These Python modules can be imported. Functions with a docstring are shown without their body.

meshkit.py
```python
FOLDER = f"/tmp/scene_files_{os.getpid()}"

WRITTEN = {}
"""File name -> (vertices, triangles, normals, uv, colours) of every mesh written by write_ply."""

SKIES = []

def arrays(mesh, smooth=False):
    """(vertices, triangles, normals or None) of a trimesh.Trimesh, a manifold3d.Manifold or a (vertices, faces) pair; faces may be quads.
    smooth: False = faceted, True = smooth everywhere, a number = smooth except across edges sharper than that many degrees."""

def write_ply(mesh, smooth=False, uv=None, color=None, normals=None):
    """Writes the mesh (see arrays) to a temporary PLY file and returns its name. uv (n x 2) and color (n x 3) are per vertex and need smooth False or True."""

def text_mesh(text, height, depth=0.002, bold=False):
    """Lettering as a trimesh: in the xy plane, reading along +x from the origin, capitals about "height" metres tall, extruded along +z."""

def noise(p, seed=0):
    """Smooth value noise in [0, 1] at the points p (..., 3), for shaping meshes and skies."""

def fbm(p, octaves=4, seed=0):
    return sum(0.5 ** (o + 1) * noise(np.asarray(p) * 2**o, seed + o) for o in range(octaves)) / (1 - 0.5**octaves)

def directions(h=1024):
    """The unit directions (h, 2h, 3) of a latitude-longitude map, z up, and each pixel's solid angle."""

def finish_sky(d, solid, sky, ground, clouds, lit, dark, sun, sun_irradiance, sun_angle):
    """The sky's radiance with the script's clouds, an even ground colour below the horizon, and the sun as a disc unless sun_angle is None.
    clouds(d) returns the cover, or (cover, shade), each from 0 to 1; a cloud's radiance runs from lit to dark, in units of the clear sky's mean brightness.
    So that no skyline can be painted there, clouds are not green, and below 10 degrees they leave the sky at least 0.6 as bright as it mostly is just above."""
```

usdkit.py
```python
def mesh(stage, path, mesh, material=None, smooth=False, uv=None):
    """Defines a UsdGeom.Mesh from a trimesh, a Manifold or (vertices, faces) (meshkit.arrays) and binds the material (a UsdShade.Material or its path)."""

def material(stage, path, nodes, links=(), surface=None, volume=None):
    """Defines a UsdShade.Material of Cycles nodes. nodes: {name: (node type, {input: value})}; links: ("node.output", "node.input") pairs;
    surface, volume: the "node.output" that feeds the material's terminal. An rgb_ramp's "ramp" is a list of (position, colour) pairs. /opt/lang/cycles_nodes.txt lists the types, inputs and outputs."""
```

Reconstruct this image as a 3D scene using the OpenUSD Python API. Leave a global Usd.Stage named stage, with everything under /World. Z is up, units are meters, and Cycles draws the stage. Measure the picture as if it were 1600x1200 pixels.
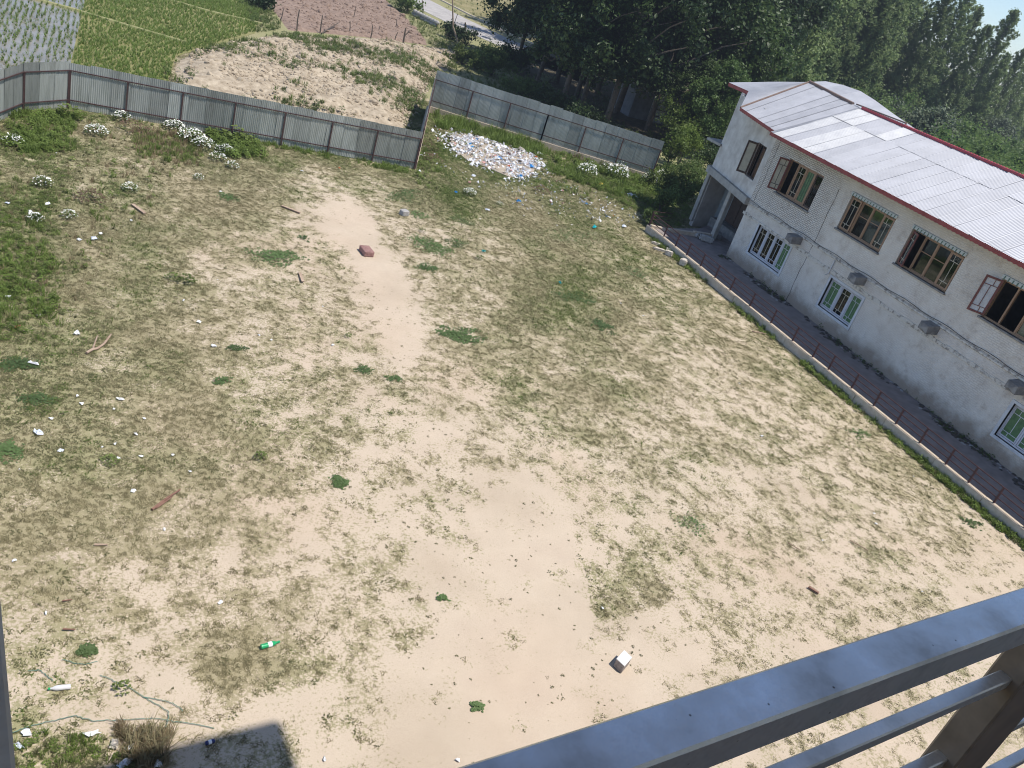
import math, random
import numpy as np, trimesh, usdkit, meshkit
from shapely.geometry import Polygon, Point
from pxr import Usd, UsdGeom, UsdLux, UsdShade, Gf, Sdf, Vt

stage = Usd.Stage.CreateInMemory()
UsdGeom.SetStageUpAxis(stage, 'Z')
UsdGeom.SetStageMetersPerUnit(stage, 1.0)
UsdGeom.Xform.Define(stage, '/World')
UsdGeom.Scope.Define(stage, '/World/Looks')
rng = np.random.default_rng(7)
random.seed(7)

# ------------------------------------------------------------------ camera, sky, sun, exposure
EXPOSURE = 0.38
SKY_STRENGTH = 0.12
SUN_INTENSITY = 1.0
HAZE_DENSITY = .00042
SUN = np.array([0.32, -0.30, 1.0])
EYE = np.array([0.0, 0.0, 12.0])
FOCAL_PX = 1331.38
_down = np.array([-21.05 - 800, 3053.75 - 600, FOCAL_PX]); _down /= np.linalg.norm(_down)
_up = -_down
_h = np.array([0, 0, 1.0]) - _up[2] * _up; _h /= np.linalg.norm(_h)
_r = np.cross(_h, _up)
_Y = math.cos(-.540927) * _h + math.sin(-.540927) * _r
_X = np.cross(_Y, _up)
ROT = np.array([_X, _Y, _up])            # lens frame (right, down, forward) to world
cam = UsdGeom.Camera.Define(stage, '/World/camera')
right, down, fwd = ROT[:, 0], ROT[:, 1], ROT[:, 2]
cam.AddTransformOp().Set(Gf.Matrix4d(*right, 0, *(-down), 0, *(-fwd), 0, *EYE, 1))
cam.CreateHorizontalApertureAttr(36.0)
cam.CreateVerticalApertureAttr(27.0)
cam.CreateFocalLengthAttr(36.0 * FOCAL_PX / 1600)
cam.CreateClippingRangeAttr(Gf.Vec2f(0.05, 6000))
cam.CreateExposureAttr(EXPOSURE)

sun_dir = SUN / np.linalg.norm(SUN)
elev, azim = math.asin(sun_dir[2]), math.atan2(sun_dir[0], sun_dir[1])
sky = UsdLux.DomeLight.Define(stage, '/World/sky')
skymat = usdkit.material(stage, '/World/Looks/sky_air', {
    'sky': ('sky_texture', {'sky_type': 'single_scattering', 'sun_disc': False, 'sun_elevation': elev, 'sun_rotation': azim, 'altitude': 1600.0, 'air_density': 1.0, 'aerosol_density': 1.4, 'ozone_density': 2.5}),
    'bg': ('background_shader', {'strength': SKY_STRENGTH})}, [('sky.color', 'bg.color')], surface='bg.background')
UsdShade.MaterialBindingAPI.Apply(sky.GetPrim()).Bind(skymat)
sky.GetPrim().SetCustomDataByKey('kind', 'structure')
sun = UsdLux.DistantLight.Define(stage, '/World/sun')
sun.CreateIntensityAttr(SUN_INTENSITY); sun.CreateNormalizeAttr(True); sun.CreateAngleAttr(0.53)
sun.CreateColorAttr(Gf.Vec3f(1.0, 0.95, 0.87))
z_ax = sun_dir; x_ax = np.cross([0, 1, 0], z_ax); x_ax /= np.linalg.norm(x_ax); y_ax = np.cross(z_ax, x_ax)
sun.AddTransformOp().Set(Gf.Matrix4d(*x_ax, 0, *y_ax, 0, *z_ax, 0, 0, 0, 60, 1))

# ------------------------------------------------------------------ measuring the photograph
def ray(px, py): return ROT @ np.array([px - 800, py - 600, FOCAL_PX])
def g(px, py, z=0.0):                    # the point of the level z seen at a pixel of the 1600 x 1200 photograph
    d = ray(px, py); return EYE + d * ((z - EYE[2]) / d[2])
def pix(p):
    c = (np.asarray(p, float) - EYE) @ ROT
    return np.stack([c[..., 0] / c[..., 2] * FOCAL_PX + 800, c[..., 1] / c[..., 2] * FOCAL_PX + 600], -1)
def at_distance(px, dist):               # ground point below the skyline at a pixel column
    hy = -335 + .3346 * (px - 164); d = ray(px, hy); d = d / np.hypot(d[0], d[1]); return np.array([d[0] * dist, d[1] * dist, 0])

# ------------------------------------------------------------------ helpers
class MB:
    """collects pieces that become one mesh"""
    def __init__(s): s.v, s.f, s.n = [], [], 0
    def add(s, v, f):
        v, f = np.asarray(v, float), np.asarray(f, int)
        if f.shape[1] == 4: f = np.vstack([f[:, [0, 1, 2]], f[:, [0, 2, 3]]])
        s.v.append(v); s.f.append(f + s.n); s.n += len(v); return s
    def tm(s, m): return s.add(m.vertices, m.faces)
    def box(s, lo, hi):
        m = trimesh.creation.box(np.subtract(hi, lo)); m.apply_translation(np.add(lo, hi) / 2); return s.tm(m)
    def bevel_box(s, lo, hi, b=.01):
        lo, hi = np.array(lo, float), np.array(hi, float); pts = []
        for c in np.ndindex(2, 2, 2):
            p = np.where(np.array(c) == 1, hi, lo); sg = np.where(np.array(c) == 1, -1, 1)
            for k in range(3):
                q = p + sg * b; q[k] = p[k]; pts.append(q)
        return s.tm(trimesh.Trimesh(pts).convex_hull)
    def beam(s, a, b, w, h, up=(0, 0, 1)):
        a, b = np.array(a, float), np.array(b, float); d = b - a; L = np.linalg.norm(d); d /= L
        u = np.array(up, float)
        if abs(d @ u) > .95: u = np.array([1.0, 0, 0])
        x = np.cross(d, u); x /= np.linalg.norm(x); y = np.cross(x, d)
        v = [p + sx * w / 2 * x + sy * h / 2 * y for p in (a, b) for sx, sy in ((-1, -1), (1, -1), (1, 1), (-1, 1))]
        return s.add(v, [[0, 1, 2, 3], [7, 6, 5, 4], [0, 4, 5, 1], [1, 5, 6, 2], [2, 6, 7, 3], [3, 7, 4, 0]])
    def tube(s, pts, r, n=6, cap=True):
        p = np.asarray(pts, float); r = np.broadcast_to(r, (len(p),)); t = np.gradient(p, axis=0); t /= np.linalg.norm(t, axis=1, keepdims=True) + 1e-12
        a = np.cross(t, np.where(np.abs(t[:, 2:]) < .9, [0, 0, 1.0], [1.0, 0, 0])); a /= np.linalg.norm(a, axis=1, keepdims=True) + 1e-12
        b = np.cross(t, a); an = np.arange(n) * 2 * np.pi / n
        v = (p[:, None] + r[:, None, None] * (np.cos(an)[None, :, None] * a[:, None] + np.sin(an)[None, :, None] * b[:, None])).reshape(-1, 3)
        f = [[i * n + j, i * n + (j + 1) % n, (i + 1) * n + (j + 1) % n, (i + 1) * n + j] for i in range(len(p) - 1) for j in range(n)]
        s.add(v, f)
        if cap: s.add(np.vstack([v[:n], p[:1]]), [[(j + 1) % n, j, n] for j in range(n)]); s.add(np.vstack([v[-n:], p[-1:]]), [[j, (j + 1) % n, n] for j in range(n)])
        return s
    def prism(s, poly2, lo, hi, axes=(0, 1, 2)):
        """polygon in two axes extruded along the third; axes = (u, v, w)"""
        P = poly2 if isinstance(poly2, Polygon) else Polygon(poly2)
        m = trimesh.creation.extrude_polygon(P, hi - lo, engine='earcut'); v = np.array(m.vertices); v[:, 2] += lo
        w = np.zeros_like(v); w[:, axes[0]], w[:, axes[1]], w[:, axes[2]] = v[:, 0], v[:, 1], v[:, 2]
        return s.add(w, m.faces)
    def arr(s): return np.vstack(s.v), np.vstack(s.f)

used = {}
def numbered(parent, name):
    k = (parent, name); n = used.get(k, 0); used[k] = n + 1
    return f'{parent}/{name}' + (f'_{n:03d}' if n else '')
def tag(p, label=None, cat=None, group=None, kind=None):
    p = p.GetPrim() if hasattr(p, 'GetPrim') else p
    for k, v in (('label', label), ('category', cat), ('group', group), ('kind', kind)):
        if v: p.SetCustomDataByKey(k, v)
    return p
def build(name, mb, material, parent='/World', smooth=False, **kw):
    parent = parent if isinstance(parent, str) else str(parent.GetPath())
    m = usdkit.mesh(stage, numbered(parent, name), mb.arr() if isinstance(mb, MB) else mb, material, smooth=smooth)
    tag(m, **kw); return m.GetPrim()
def thing(name, label=None, cat=None, group=None, kind=None, M=None):
    x = UsdGeom.Xform.Define(stage, numbered('/World', name))
    x.AddTransformOp().Set(Gf.Matrix4d(1) if M is None else M)
    return tag(x, label, cat, group, kind)
def place(loc, rz=0., s=1., sz=None, tilt=None):
    S = Gf.Matrix4d().SetScale(Gf.Vec3d(s, s, sz or s)); R = Gf.Matrix4d().SetRotate(Gf.Rotation(Gf.Vec3d(0, 0, 1), math.degrees(rz)))
    T = Gf.Matrix4d().SetTranslate(Gf.Vec3d(*map(float, loc)))
    if tilt: R = R * Gf.Matrix4d().SetRotate(Gf.Rotation(Gf.Vec3d(*tilt[0]), tilt[1]))
    return S * R * T
def dup(src, M, label=None, group=None, cat=None):
    base = src.GetName()
    while base[-4:-3] == '_' and base[-3:].isdigit(): base = base[:-4]
    x = UsdGeom.Xform.Define(stage, numbered('/World', base)); p = x.GetPrim()
    p.GetReferences().AddInternalReference(src.GetPath()); p.SetInstanceable(True)
    p.GetAttribute('xformOp:transform').Set(M); was = src.GetCustomData()
    return tag(p, label or was.get('label'), cat or was.get('category'), group or was.get('group'))
def setM(p, M): p.GetAttribute('xformOp:transform').Set(M)
def scatter(name, protos, pts, rz, sc, idx, parent='/World', tilt=0.0, **kw):
    """a PointInstancer: protos are (mesh, material)"""
    pi = UsdGeom.PointInstancer.Define(stage, numbered(parent, name)); P = str(pi.GetPath())
    UsdGeom.Scope.Define(stage, P + '/kinds')
    for i, (m, mat_) in enumerate(protos):
        usdkit.mesh(stage, f'{P}/kinds/kind_{i}', m.arr() if isinstance(m, MB) else m, mat_); pi.CreatePrototypesRel().AddTarget(f'{P}/kinds/kind_{i}')
    pi.CreatePositionsAttr(Vt.Vec3fArray.FromNumpy(np.asarray(pts, np.float32))); n = len(pts)
    rz = np.asarray(rz); q = np.zeros((n, 4), np.float32)
    tx, ty = rng.normal(0, tilt, n) / 2, rng.normal(0, tilt, n) / 2
    c, s_ = np.cos(rz / 2), np.sin(rz / 2)
    q[:, 0], q[:, 1], q[:, 2], q[:, 3] = c, tx * c + ty * s_, ty * c - tx * s_, s_
    q /= np.linalg.norm(q, axis=1, keepdims=True)
    pi.CreateOrientationsAttr(Vt.QuathArray([Gf.Quath(float(a), float(b), float(d), float(e)) for a, b, d, e in q]))
    sc = np.asarray(sc, np.float32); pi.CreateScalesAttr(Vt.Vec3fArray.FromNumpy(np.repeat(sc[:, None], 3, 1) if sc.ndim == 1 else sc))
    pi.CreateProtoIndicesAttr(Vt.IntArray.FromNumpy(np.asarray(idx, np.int32)))
    return tag(pi, **kw)

# ------------------------------------------------------------------ materials
def mat(name, c, c2=None, scale=4., rough=.8, metal=0., bump=0., bscale=None, spec=.5, detail=5., stretch=None, lo=.35, hi=.65, rand=0., coord='position'):
    n = {'p': ('principled_bsdf', {'roughness': rough, 'metallic': metal, 'base_color': c, 'specular_ior_level': spec})}; l = []
    if c2 is not None or bump:
        n['g'] = ('geometry', {}) if coord == 'position' else ('texture_coordinate', {}); src = 'g.position' if coord == 'position' else 'g.object'
        if stretch: n['m'] = ('mapping', {'scale': stretch}); l.append((src, 'm.vector')); src = 'm.vector'
    if c2 is not None:
        n['n'] = ('noise_texture', {'scale': scale, 'detail': detail, 'roughness': .62}); n['r'] = ('rgb_ramp', {'ramp': [(lo, c), (hi, c2)]})
        l += [(src, 'n.vector'), ('n.fac', 'r.fac')]; out = 'r.color'
        if rand:
            n['oi'] = ('object_info', {}); n['mr'] = ('map_range', {'to_min': 1 - rand, 'to_max': 1 + rand}); n['h'] = ('hsv', {}); l += [('oi.random', 'mr.value'), ('mr.result', 'h.value'), (out, 'h.color')]; out = 'h.color'
        l.append((out, 'p.base_color'))
    if bump:
        n['bn'] = ('noise_texture', {'scale': bscale or scale * 4, 'detail': 6.}); n['b'] = ('bump', {'strength': bump, 'distance': .02}); l += [(src, 'bn.vector'), ('bn.fac', 'b.height'), ('b.normal', 'p.normal')]
    return usdkit.material(stage, '/World/Looks/' + name, n, l, surface='p.BSDF')
def leafmat(name, c, c2, trans=.35, rough=.55, rand=.25, scale=.6):
    return usdkit.material(stage, '/World/Looks/' + name, {
        'g': ('geometry', {}), 'n': ('noise_texture', {'scale': scale, 'detail': 3.}), 'a': ('math', {'math_type': 'multiply_add', 'value2': .55, 'value3': 0.}),
        's': ('math', {'math_type': 'multiply_add', 'value2': .45}), 'r': ('rgb_ramp', {'ramp': [(.2, c), (.75, c2)]}),
        'oi': ('object_info', {}), 'mr': ('map_range', {'to_min': 1 - rand, 'to_max': 1 + rand}), 'h': ('hsv', {}),
        'p': ('principled_bsdf', {'roughness': rough, 'specular_ior_level': .35}), 't': ('translucent_bsdf', {}), 'x': ('mix_closure', {'fac': trans})},
        [('g.position', 'n.vector'), ('n.fac', 'a.value1'), ('g.random_per_island', 's.value1'), ('a.value', 's.value3'), ('s.value', 'r.fac'), ('oi.random', 'mr.value'), ('mr.result', 'h.value'), ('r.color', 'h.color'), ('h.color', 'p.base_color'), ('h.color', 't.color'), ('p.BSDF', 'x.closure1'), ('t.BSDF', 'x.closure2')], surface='x.closure')

def ground_material():
    n = {'g': ('geometry', {}), 'cov': ('attribute', {'attribute': 'cover'}), 'grn': ('attribute', {'attribute': 'green'}), 'red': ('attribute', {'attribute': 'clay'}),
         'n1': ('noise_texture', {'scale': 11., 'detail': 6., 'roughness': .68}), 'n2': ('noise_texture', {'scale': 17., 'detail': 5., 'roughness': .75}),
         'n0': ('noise_texture', {'scale': .45, 'detail': 4.}), 'nf': ('noise_texture', {'scale': 90., 'detail': 3., 'roughness': .7}),
         'e1': ('math', {'math_type': 'multiply_add', 'value2': .7}), 'e2': ('math', {'math_type': 'multiply_add', 'value2': 2.3}),
         'msk': ('map_range', {'range_type': 'smoothstep', 'from_min': 1.84, 'from_max': 2.06, 'clamp': True}),
         'sandr': ('rgb_ramp', {'ramp': [(.3, (.475, .39, .298)), (.55, (.548, .457, .356)), (.75, (.505, .413, .322))]}),
         'sandf': ('rgb_ramp', {'ramp': [(.3, (.72, .70, .68)), (.6, (1, 1, 1)), (.8, (1.0, 1.0, 1.0))]}), 'sand': ('mix', {'mix_type': 'multiply', 'fac': .8}),
         'clay': ('mix', {'color2': (.46, .32, .23)}), 'clf': ('math', {'math_type': 'multiply', 'value2': .35}),
         'dry': ('rgb_ramp', {'ramp': [(.3, (.22, .19, .105)), (.5, (.32, .275, .17)), (.72, (.41, .355, .24))]}),
         'grn_r': ('rgb_ramp', {'ramp': [(.3, (.145, .16, .06)), (.5, (.225, .24, .105)), (.72, (.31, .31, .16))]}),
         'gmix': ('mix', {}), 'all': ('mix', {}), 'p': ('principled_bsdf', {'roughness': .95, 'specular_ior_level': .15}), 'b': ('bump', {'strength': .25, 'distance': .02})}
    l = [('g.position', f'{k}.vector') for k in ('n1', 'n2', 'n0', 'nf')]
    l += [('n1.fac', 'e1.value1'), ('cov.fac', 'e1.value3'), ('n2.fac', 'e2.value1'), ('e1.value', 'e2.value3'), ('e2.value', 'msk.value'),
          ('n0.fac', 'sandr.fac'), ('nf.fac', 'sandf.fac'), ('sandr.color', 'sand.color1'), ('sandf.color', 'sand.color2'), ('red.fac', 'clf.value1'), ('clf.value', 'clay.fac'), ('sand.color', 'clay.color1'),
          ('nf.fac', 'dry.fac'), ('nf.fac', 'grn_r.fac'), ('grn.fac', 'gmix.fac'), ('dry.color', 'gmix.color1'), ('grn_r.color', 'gmix.color2'),
          ('msk.result', 'all.fac'), ('clay.color', 'all.color1'), ('gmix.color', 'all.color2'), ('all.color', 'p.base_color'), ('n2.fac', 'b.height'), ('b.normal', 'p.normal')]
    return usdkit.material(stage, '/World/Looks/dry_ground', n, l, surface='p.BSDF')

def wall_material():
    n = {'g': ('geometry', {}), 'sx': ('separate_xyz', {}), 'cx': ('combine_xyz', {}), 'nw': ('noise_texture', {'scale': 9., 'detail': 4.}),
         'wob': ('vector_math', {'vector_math_type': 'add'}),
         'br': ('brick_texture', {'scale': 1., 'brick_width': .245, 'row_height': .082, 'mortar_size': .014, 'mortar_smooth': .25, 'color1': (1, 1, 1), 'color2': (.9, .9, .9), 'mortar': (0, 0, 0)}),
         'big': ('noise_texture', {'scale': .55, 'detail': 4., 'roughness': .6}), 'bigr': ('map_range', {'from_min': .47, 'from_max': .60, 'clamp': True}),
         'far': ('map_range', {'from_min': 27.8, 'from_max': 29.2, 'clamp': True, 'to_max': .65}), 'up': ('map_range', {'from_min': 3.2, 'from_max': 3.7, 'clamp': True}), 'fu': ('math', {'math_type': 'multiply'}),
         'bm': ('math', {'math_type': 'multiply', 'value2': .2}), 'mx': ('math', {'math_type': 'maximum'}), 'mo': ('math', {'math_type': 'multiply'}),
         'n2': ('noise_texture', {'scale': 2.2, 'detail': 7., 'roughness': .7}), 'paint': ('rgb_ramp', {'ramp': [(.3, (.46, .40, .35)), (.45, (.60, .545, .49)), (.7, (.68, .635, .585))]}),
         'joint': ('mix', {'color2': (.10, .085, .075)}),
         'n3': ('noise_texture', {'scale': 1.4, 'detail': 6., 'roughness': .65}), 'zs': ('math', {'math_type': 'multiply_add', 'value2': 1.3}), 'st': ('map_range', {'range_type': 'smoothstep', 'from_min': 1.15, 'from_max': 1.95, 'to_min': 1., 'to_max': 0., 'clamp': True}),
         'sf': ('math', {'math_type': 'multiply', 'value2': .75}), 'stain': ('mix', {'color2': (.21, .15, .105)}),
         'n4': ('noise_texture', {'scale': 3.5, 'detail': 8., 'roughness': .75}), 'flk': ('map_range', {'from_min': .62, 'from_max': .69, 'clamp': True, 'to_max': .45}), 'flake': ('mix', {'color2': (.20, .17, .15)}),
         'p': ('principled_bsdf', {'roughness': .9, 'specular_ior_level': .2}), 'b': ('bump', {'strength': .6, 'distance': .012})}
    l = [('g.position', 'sx.vector'), ('sx.y', 'cx.x'), ('g.position', 'nw.vector'), ('nw.fac', 'wz.value1'), ('sx.z', 'wz.value3'), ('wz.value', 'cx.y'), ('cx.vector', 'br.vector'), ('g.position', 'big.vector'), ('big.fac', 'bigr.value'), ('bigr.result', 'bm.value1'),
         ('sx.y', 'far.value'), ('sx.z', 'up.value'), ('far.result', 'fu.value1'), ('up.result', 'fu.value2'), ('bm.value', 'mx.value1'), ('fu.value', 'mx.value2'), ('br.fac', 'mo.value1'), ('mx.value', 'mo.value2'),
         ('g.position', 'n2.vector'), ('n2.fac', 'paint.fac'), ('mo.value', 'joint.fac'), ('paint.color', 'joint.color1'),
         ('g.position', 'n3.vector'), ('n3.fac', 'zs.value1'), ('sx.z', 'zs.value3'), ('zs.value', 'st.value'), ('st.result', 'sf.value1'), ('sf.value', 'stain.fac'), ('joint.color', 'stain.color1'),
         ('g.position', 'n4.vector'), ('n4.fac', 'flk.value'), ('flk.result', 'flake.fac'), ('stain.color', 'flake.color1'), ('flake.color', 'p.base_color'), ('br.fac', 'b.height'), ('b.normal', 'p.normal')]
    n['b'][1]['invert'] = True; del n['wob']; n['nw'] = ('noise_texture', {'scale': 2.2, 'detail': 5., 'roughness': .7}); n['wz'] = ('math', {'math_type': 'multiply_add', 'value2': .14})
    return usdkit.material(stage, '/World/Looks/white_brick', n, l, surface='p.BSDF')

def pane_material(name, tint, refl=.5):
    return usdkit.material(stage, '/World/Looks/' + name, {'t': ('transparent_bsdf', {'color': tint}), 'gl': ('glossy_bsdf', {'roughness': .03, 'color': (.9, .95, 1.)}), 'f': ('fresnel', {'IOR': 1.5}), 'm': ('mix_closure', {})},
                           [('f.fac', 'm.fac'), ('t.BSDF', 'm.closure1'), ('gl.BSDF', 'm.closure2')], surface='m.closure')

G = ground_material()
WALL = wall_material()
FACETW = mat('bay_plaster', (.45, .405, .37), (.63, .59, .555), 1.6, .9, bump=.25, detail=7.)
CEMENT = mat('cement', (.27, .25, .23), (.38, .36, .33), 3., .9, bump=.4)
CEMENT_D = mat('dark_cement', (.16, .15, .145), (.28, .265, .25), 4., .9, bump=.4)
COPING = mat('pale_coping', (.42, .34, .26), (.52, .44, .35), 5., .9, bump=.3)
PLASTER = mat('white_plaster', (.46, .46, .48), (.58, .58, .60), 3., .85, bump=.2)
REDPAINT = mat('red_paint', (.20, .028, .025), (.29, .05, .045), 3., .55, bump=.15)
RIDGE_RED = mat('bright_red_sheet', (.40, .06, .07), (.32, .05, .06), 2., .4)
BROWN_CAP = mat('brown_cap', (.15, .10, .085), (.22, .15, .12), 5., .7)
WOOD = mat('brown_window_wood', (.25, .145, .085), (.34, .21, .13), 6., .6, stretch=(4, 4, 1))
WOOD_RED = mat('dark_red_wood', (.13, .04, .035), (.18, .06, .05), 5., .6)
WOOD_DK = mat('dark_brown_wood', (.05, .028, .022), (.075, .045, .035), 5., .6)
GREYFRAME = mat('grey_frame_paint', (.47, .47, .52), (.55, .55, .60), 5., .6)
BAR_CREAM = mat('cream_bars', (.42, .36, .28), (.5, .44, .36), 8., .6)
BAR_DARK = mat('dark_bars', (.03, .03, .035), None, rough=.5)
GLASS = pane_material('window_glass', (.72, .76, .75))
GREENGLASS = mat('green_painted_pane', (.045, .11, .045), (.085, .18, .075), 6., .35)
GREEN_CLOTH = mat('green_curtain', (.05, .17, .05), (.10, .26, .08), 7., .9)
PALE_CLOTH = mat('pale_curtain', (.42, .40, .33), (.52, .5, .42), 4., .9)
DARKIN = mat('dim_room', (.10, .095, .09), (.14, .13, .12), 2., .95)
HOODPAINT = mat('green_white_hood', (.47, .49, .46), (.56, .57, .54), 6., .7)
HOODSTRIPE = mat('dark_green_hood', (.09, .15, .12), None, rough=.7)

def roof_material():
    n = {'g': ('geometry', {}), 'n': ('noise_texture', {'scale': 1.1, 'detail': 6., 'roughness': .65}), 'r': ('rgb_ramp', {'ramp': [(.3, (.31, .32, .355)), (.7, (.40, .41, .45))]}),
         'oi': ('object_info', {}), 'mr': ('map_range', {'to_min': .95, 'to_max': 1.05}), 'h': ('hsv', {}), 'rr': ('map_range', {'to_min': .42, 'to_max': .55}), 'p': ('principled_bsdf', {'metallic': .1, 'specular_ior_level': .2})}
    return usdkit.material(stage, '/World/Looks/roof_tin', n, [('g.position', 'n.vector'), ('n.fac', 'r.fac'), ('oi.random', 'mr.value'), ('mr.result', 'h.value'), ('r.color', 'h.color'), ('h.color', 'p.base_color'), ('n.fac', 'rr.value'), ('rr.result', 'p.roughness')], surface='p.BSDF')
TIN = roof_material()
TIN_GLARE = mat('glare_roof_tin', (.37, .38, .41), (.45, .46, .48), 2., .50, metal=.14)  # paler base colour paints the sun glare on one group of sheets
FENCE_TIN = usdkit.material(stage, '/World/Looks/fence_tin', {'g': ('geometry', {}), 'mp': ('mapping', {'scale': (3.2, 3.2, .5)}), 'n': ('noise_texture', {'scale': 1.2, 'detail': 7., 'roughness': .72}), 'r': ('rgb_ramp', {'ramp': [(.3, (.26, .275, .25)), (.45, (.37, .39, .37)), (.7, (.48, .505, .48))]}),
    'oi': ('object_info', {}), 'mr': ('map_range', {'to_min': .68, 'to_max': 1.15}), 'h': ('hsv', {}), 'p': ('principled_bsdf', {'metallic': .4, 'roughness': .45})},
    [('g.position', 'mp.vector'), ('mp.vector', 'n.vector'), ('n.fac', 'r.fac'), ('oi.random', 'mr.value'), ('mr.result', 'h.value'), ('r.color', 'h.color'), ('h.color', 'p.base_color')], surface='p.BSDF')
RUSTPAINT = mat('red_oxide_steel', (.05, .026, .026), (.085, .045, .04), 6., .7)
RAILPAINT = mat('dark_red_steel', (.04, .014, .016), (.065, .024, .024), 8., .6)
STEEL = usdkit.material(stage, '/World/Looks/worn_steel', {'g': ('geometry', {}), 'n': ('noise_texture', {'scale': 7., 'detail': 9., 'roughness': .68}), 'r': ('rgb_ramp', {'ramp': [(.32, (.50, .49, .48)), (.5, (.74, .73, .72)), (.7, (.90, .89, .88))]}), 'rr': ('map_range', {'from_min': .3, 'from_max': .7, 'to_min': .5, 'to_max': .22}),
    'v': ('voronoi_texture', {'scale': 34.}), 'sp': ('map_range', {'from_min': .03, 'from_max': .06, 'clamp': True}), 'mx': ('mix', {'color1': (.10, .085, .08)}), 'p': ('principled_bsdf', {'metallic': .82}), 'b': ('bump', {'strength': .08, 'distance': .004})},
    [('g.position', 'n.vector'), ('g.position', 'v.vector'), ('v.distance', 'sp.value'), ('sp.result', 'mx.fac'), ('n.fac', 'r.fac'), ('r.color', 'mx.color2'), ('mx.color', 'p.base_color'), ('n.fac', 'rr.value'), ('rr.result', 'p.roughness'), ('n.fac', 'b.height'), ('b.normal', 'p.normal')], surface='p.BSDF')
POST_REFLECT = mat('ground_reflect_steel', (.17, .12, .085), (.29, .215, .16), 9., .35, metal=.2, detail=8.)  # post coloured brown to imitate the ground mirrored in its steel
STEEL_OLD = mat('brushed_steel', (.58, .62, .68), (.76, .79, .83), 9., .34, metal=.9, stretch=(1, 1, 1), bump=.02)

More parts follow.
